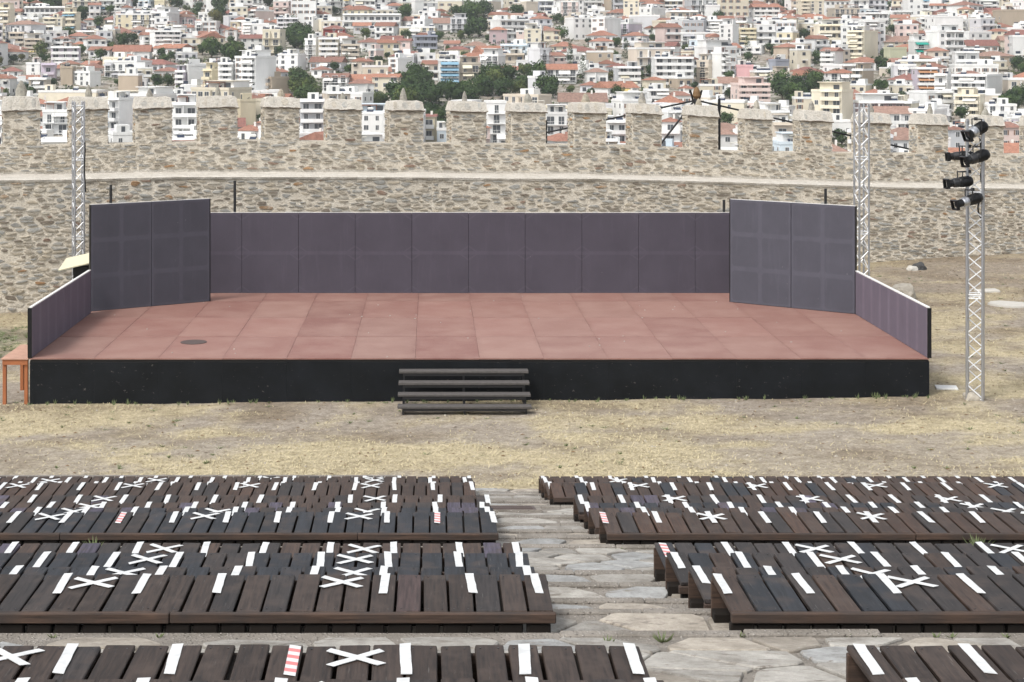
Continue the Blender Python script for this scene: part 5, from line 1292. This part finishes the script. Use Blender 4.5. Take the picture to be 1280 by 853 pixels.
# fill the rest of the slope street by street
Y = 442.0; tier = 0; RAW = []
WCH = [('white', 48), ('cream', 16), ('beige', 9), ('pale grey', 11), ('pink', 4), ('tan', 4), ('yellow', 1.2), ('lilac', 2), ('pale blue', 4), ('grey', 2), ('mauve', 1)]
def pickc():
    r = rc.uniform(0, 100)
    for c, w in WCH:
        r -= w
        if r <= 0: return c
    return 'white'
fills = 0
while Y < 1130:
    Xs, Xe = px(-45, Y), px(1325, Y); X = Xs + rc.uniform(0, 8); cosl = .5
    while X < Xe:
        w = rc.uniform(7.5, 15.5); yy = Y + rc.uniform(-11, 11); d = rc.uniform(8, 12); cx = X + w / 2
        big = rc.random(); n = 2 if big < .20 else 3 if big < .52 else 4 if big < .84 else 5
        if Y > 830 and n < 3 and rc.random() < .5: n = 4
        roof = 'flat' if (n > 3 or rc.random() < .56) else rc.choice(('hip', 'hip', 'gable', 'gable', 'front gable'))
        blocked = any(abs(cx - a) < w * .5 + r * .85 and abs(yy - b) < 4 + r * .7 for a, b, r in PLACED)
        sx0, sx1 = VX + FP * (cx - w / 2) / yy, VX + FP * (cx + w / 2) / yy
        while n >= 1 and not blocked:       # keep a hand-placed house or tree behind from being covered
            top = yg(yy) - FP * (n * 3.0 + (1 if roof == 'flat' else 2)) / yy; cover = False
            for (a0, a1, t0, t1, FY) in FBOX + TBOX:
                if FY > yy - 2 and a0 < sx1 - 2 and a1 > sx0 + 2 and top < t1 - (t1 - t0) * (.42 if abs(t1 - t0) > 0 and (a0, a1, t0, t1, FY) not in TSET else .12) and yg(yy) > t0: cover = True; break
            if not cover: break
            n -= 1
        if n == 1: roof = rc.choice(('hip', 'gable', 'flat', 'hip'))
        in_forest = sx1 < 128 and yg(yy) < 16
        kcat = 'house' if n <= 2 else 'town house' if n == 3 else 'apartment block'
        if n >= 1 and not blocked and not in_forest and sum(r['cat'] == kcat for r in RECS) >= 298:
            RAW.append((cx, yy, w, d, n, roof)); PLACED.append((cx, yy, max(w, d) * .45)); X += w + 1; continue
        if n >= 1 and not blocked and not in_forest:
            aw = rc.choice((None, None, 'white', 'white', 'cream', 'cream', 'grey', 'orange', 'yellow', 'blue')) if rc.random() < .8 else None
            if aw in ('orange', 'yellow', 'blue') and rc.random() < .6: aw = 'white'
            building(cx, yy, w, d, n, R(rc.choice((-1, 1)) * rc.uniform(0, 32)), pickc(), roof, rc.choice(('', 'L', 'R', 'LR')), .78, aw, .5, fh=rc.uniform(2.85, 3.15), blankfront=rc.random() < .05)
            PLACED.append((cx, yy, max(w, d) * .45)); fills += 1
            if rc.random() < .09: r = rc.uniform(2.2, 4.8); tree(X - .5, yy - d * .5 - 2.5, r)
        elif n < 1 and rc.random() < .35 and not blocked and not in_forest:
            r = rc.uniform(1.8, 3.4); tree(cx, yy, r)
        X += w + rc.choice((.3, .6, 1.5, 3.0)); 
    Y += max(17.0, Y * .030); tier += 1
import collections; print(collections.Counter(r['cat'] for r in RECS), collections.Counter((r['cat'], -5 < VX + FP * r['X'] / r['Y'] < 1285) for r in RECS)); print('fills', fills, 'blocks', sum(r['cat'] != 'house' for r in RECS), 'houses', sum(r['cat'] == 'house' for r in RECS), 'trees', len(TREC))
# further small houses that fill the chinks, past the number kept as single things
def raw_house(mb, X, Y, w, d, n, roof, rnd):
    b = CAMZ - hill_h(Y); H = n * 2.95; M = Matrix.Translation((X, Y, b)) @ Matrix.Rotation(R(rnd.uniform(-35, 35)), 4, 'Z'); w2, d2 = w / 2, d / 2
    r = rnd.uniform(0, 100); cn = 'white'
    for c, q in WCH:
        r -= q
        if r <= 0: cn = c; break
    f = rnd.uniform(.8, 1.05); wc = tuple(min(.84, x * f) for x in COLS[cn]); mb.col = wc; mb.box(-w2, w2, -d2, d2, -5, H, 0, M)
    if roof == 'flat':
        mb.col = (.75, .75, .73); mb.box(-w2 - .1, w2 + .1, -d2 - .1, d2 + .1, H + .003, H + .5, 0, M); mb.box(-w2 * .3, w2 * .5, -d2 * .2, d2 * .6, H + .503, H + 2.3, 0, M)
        mb.col = (.03, .04, .06); mb.box(-w2 * .9, -w2 * .9 + 1.8, -d2 * .8, -d2 * .8 + .3, H + .7, H + 1.7, 0, M)
    else:
        m2 = MB(); roof_shape(m2, w, d, H + .01, min(w, d) * .24, .5, {'hip': False, 'gable': 'x', 'front gable': 'y'}[roof]); k = rnd.uniform(.75, 1.1); mb.col = tuple(x * k for x in (.33, .17, .125))
        mb.pts([M @ Vector(p) for p in m2.v], m2.f)
        mb.col = (.74, .72, .68); mb.box(w2 * .3, w2 * .3 + .6, 0, .6, H, H + 2.2, 0, M)
    nb = max(1, int(w / 2.8)); bw = w / nb; bal = rnd.random() < .7
    for fl in range(n):
        z = fl * 2.95
        for k in range(nb):
            cx = -w2 + (k + .5) * bw; mb.col = (.065, .07, .08); mb.box(cx - .65, cx + .65, -d2 - .06, -d2 - .01, z + (.1 if bal else 1), z + 2.25, 0, M)
            if rnd.random() < .3: mb.col = (.74, .72, .66); mb.box(cx - 1, cx + 1, -d2 - 1.5, -d2 - .07, z + 2.0, z + 2.45, 0, M)
        if bal: mb.col = (.76, .76, .75) if rnd.random() < .7 else wc; mb.box(-w2 + .1, w2 - .1, -d2 - 1.3, -d2 - .065, z - .15, z - .01, 0, M); mb.box(-w2 + .1, w2 - .1, -d2 - 1.4, -d2 - 1.301, z - .15, z + .85, 0, M)
        for sx in (-1, 1):
            if rnd.random() < .5: mb.col = (.04, .045, .05); cy = rnd.uniform(-d2 + 1, d2 - 1); xa = sx * (w2 + .03); mb.box(xa - .03, xa + .03, cy - .5, cy + .5, z + 1, z + 2.2, 0, M)
mb = MB(); rq = random.Random(99); nraw = 0
for (cx, yy, w, d, n, roof) in RAW: raw_house(mb, cx, yy, w, d, n, roof, rq); nraw += 1
for _ in range(9000):
    yy = 448 + (rq.random() ** .9) * 680; cx = px(rq.uniform(-40, 1320), yy); w, d = rq.uniform(5.5, 10), rq.uniform(6, 8); n = rq.choice((1, 2, 2, 3)); sx0, sx1 = VX + FP * (cx - w / 2) / yy, VX + FP * (cx + w / 2) / yy
    if any(abs(cx - a) < w * .5 + r * .8 and abs(yy - b) < 4 + r * .8 for a, b, r in PLACED): continue
    if sx1 < 128 and yg(yy) < 16: continue
    top = yg(yy) - FP * (n * 3.0 + 1.5) / yy
    if any(FY > yy - 2 and a0 < sx1 - 1 and a1 > sx0 + 1 and top < t1 - (t1 - t0) * (.12 if (a0, a1, t0, t1, FY) in TSET else .45) and yg(yy) > t0 for (a0, a1, t0, t1, FY) in FBOX + TBOX): continue
    raw_house(mb, cx, yy, w, d, n, rq.choice(('flat', 'hip', 'flat', 'gable', 'flat', 'front gable', 'flat', 'flat')), rq); PLACED.append((cx, yy, max(w, d) * .45)); nraw += 1
M_RAW = Mat('painted_render_and_tile', .85, .2); M_RAW.base(M_RAW.mix(1.0, M_RAW.attr(), M_RAW.ramp(M_RAW.noise(M_RAW.coord('Object'), .25, 4), .3, .7, (.84, .84, .84), (1.06, 1.06, 1.06)), 'MULTIPLY'))
tag(build(mb, 'infill_houses', M_RAW.m, colors=True), kind='stuff'); print('raw', nraw)
# pine wood on the far upper slope
mb = MB(); rn = random.Random(3)
for k in range(260):
    yq = rn.uniform(-14, 15); Yq = depth_for(yq); xq = rn.uniform(-20, 120 + (6 - yq) * 2.0); X = px(xq, Yq); z = CAMZ - hill_h(Yq); r = rn.uniform(3, 5.5)
    for _ in range(150):
        dd = Vector((rn.gauss(0, 1), rn.gauss(0, 1), rn.gauss(0, 1))).normalized(); q = Vector((X, Yq, z + r * 1.2)) + dd * r * rn.uniform(.6, 1); s = rn.uniform(.3, .7); u = (dd + Vector((rn.uniform(-.8, .8), 0, rn.uniform(-.8, .8)))).normalized().orthogonal().normalized(); w = u.cross(dd).normalized()
        mb.pts([q - u * s, q + w * s, q + u * s, q - w * s], [(0, 1, 2, 3)])
tag(build(mb, 'pine_wood', M_LEAFA, color=(.9, 1.0, .9)), kind='stuff')
# scrub between the houses so that bare earth seldom shows
mb = MB()
for k in range(5200):
    Yq = rn.uniform(440, 1120); xq = rn.uniform(-40, 1320); X = px(xq, Yq); z = CAMZ - hill_h(Yq) + .6
    for _ in range(9):
        dd = Vector((rn.gauss(0, 1), rn.gauss(0, 1), rn.gauss(0, .6))); q = Vector((X, Yq, z)) + dd * .8; s = rn.uniform(.3, .6); u = Vector((rn.uniform(-1, 1), rn.uniform(-1, 1), rn.uniform(-1, 1))).normalized(); w = u.orthogonal().normalized()
        mb.pts([q - u * s, q + w * s, q + u * s, q - w * s], [(0, 1, 2, 3)])
tag(build(mb, 'scrub', M_LEAFA, color=(1.2, 1.1, 1.0)), kind='stuff')

# ------------------------------------------------------------------ labels that single out each house and tree by the battlements below it
ORDM = ['first', 'second', 'third', 'fourth', 'fifth', 'sixth', 'seventh', 'eighth', 'ninth', 'tenth', 'eleventh', 'twelfth', 'thirteenth', 'fourteenth', 'fifteenth', 'sixteenth', 'seventeenth', 'eighteenth']
MC = [(GAPS[i][1] + GAPS[i + 1][0]) / 2 for i in range(1, 19)]
def where(r):
    x = VX + FP * r['X'] / r['Y']; zt = r['o'].location.z + r['H']; y = VY + FP * (CAMZ - zt) / r['Y']
    m = min(range(18), key=lambda i: abs(MC[i] - x)); r['px'], r['py'], r['m'] = x, y, m
    band = 'topmost' if y < 8 else 'high' if y < 32 else 'upper' if y < 56 else 'midway' if y < 82 else 'lower' if y < 106 else 'just' if y < 128 else 'low'
    r['band'] = band
    band = {'upper': 'upper slope', 'midway': 'mid slope', 'lower': 'lower slope'}.get(band, band)
    if band in ('just', 'low'): return f"{'behind' if band == 'low' else 'just over'} the {ORDM[m]} merlon"
    return f"{band} over the {ORDM[m]} merlon"
def desc(r):
    rf = {'flat': 'flat-roofed', 'hip': 'hip-roofed', 'gable': 'tile-roofed', 'front gable': 'gable-fronted'}[r['roof']]
    b = f"{r['c']} {NUMW[min(7, r['n'])]}-storey {rf} {'block' if r['cat'] == 'apartment block' else 'house'}"
    ex = ' with blank front' if r['blank'] else f" with {r['awn']} awnings" if r['awn'] else ' with balconies' if r['balc'] else ''
    return b + ex
def tdesc(r):
    size = 'small' if r['r'] < 2.6 else 'large' if r['r'] > 4 else 'bushy'
    return f"{'slender' if r['kind'] == 'cyp' else size} {r['tn']}{' green' if r['tn'] != 'brownish' else ''} {'cypress' if r['kind'] == 'cyp' else 'tree'}"
bys = {}
for recs, fn in ((RECS, desc), (TREC, tdesc)):
    for r in recs: bys.setdefault(fn(r) + ', ' + where(r), []).append(r)
for lab, rs_ in bys.items():
    if len(rs_) == 1: rs_[0]['o']['label'] = lab; continue
    rs_.sort(key=lambda r: r['px']); k = len(rs_)
    if k == 2:
        a, b = rs_
        words_ = ('left one', 'right one') if abs(a['px'] - b['px']) > abs(a['py'] - b['py']) * .6 else (('upper one', 'lower one') if a['py'] < b['py'] else ('lower one', 'upper one'))
    else: words_ = [f"{ORDM[j]} from left" for j in range(k)]
    for r, w_ in zip(rs_, words_): r['o']['label'] = f"{lab}, {w_}"

# thin air: the far hillside pales a little
mb = MB(); mb.box(-2100, 2100, -12, 2700, -32, 262)
mh = bpy.data.materials.new('thin_haze'); mh.use_nodes = True; mh.node_tree.nodes.clear()
vo = mh.node_tree.nodes.new('ShaderNodeVolumePrincipled'); vo.inputs['Color'].default_value = (.86, .90, .96, 1); vo.inputs['Density'].default_value = HAZE; vo.inputs['Anisotropy'].default_value = .2
oo = mh.node_tree.nodes.new('ShaderNodeOutputMaterial'); mh.node_tree.links.new(vo.outputs[0], oo.inputs['Volume'])
tag(build(mb, 'haze', mh), kind='stuff')
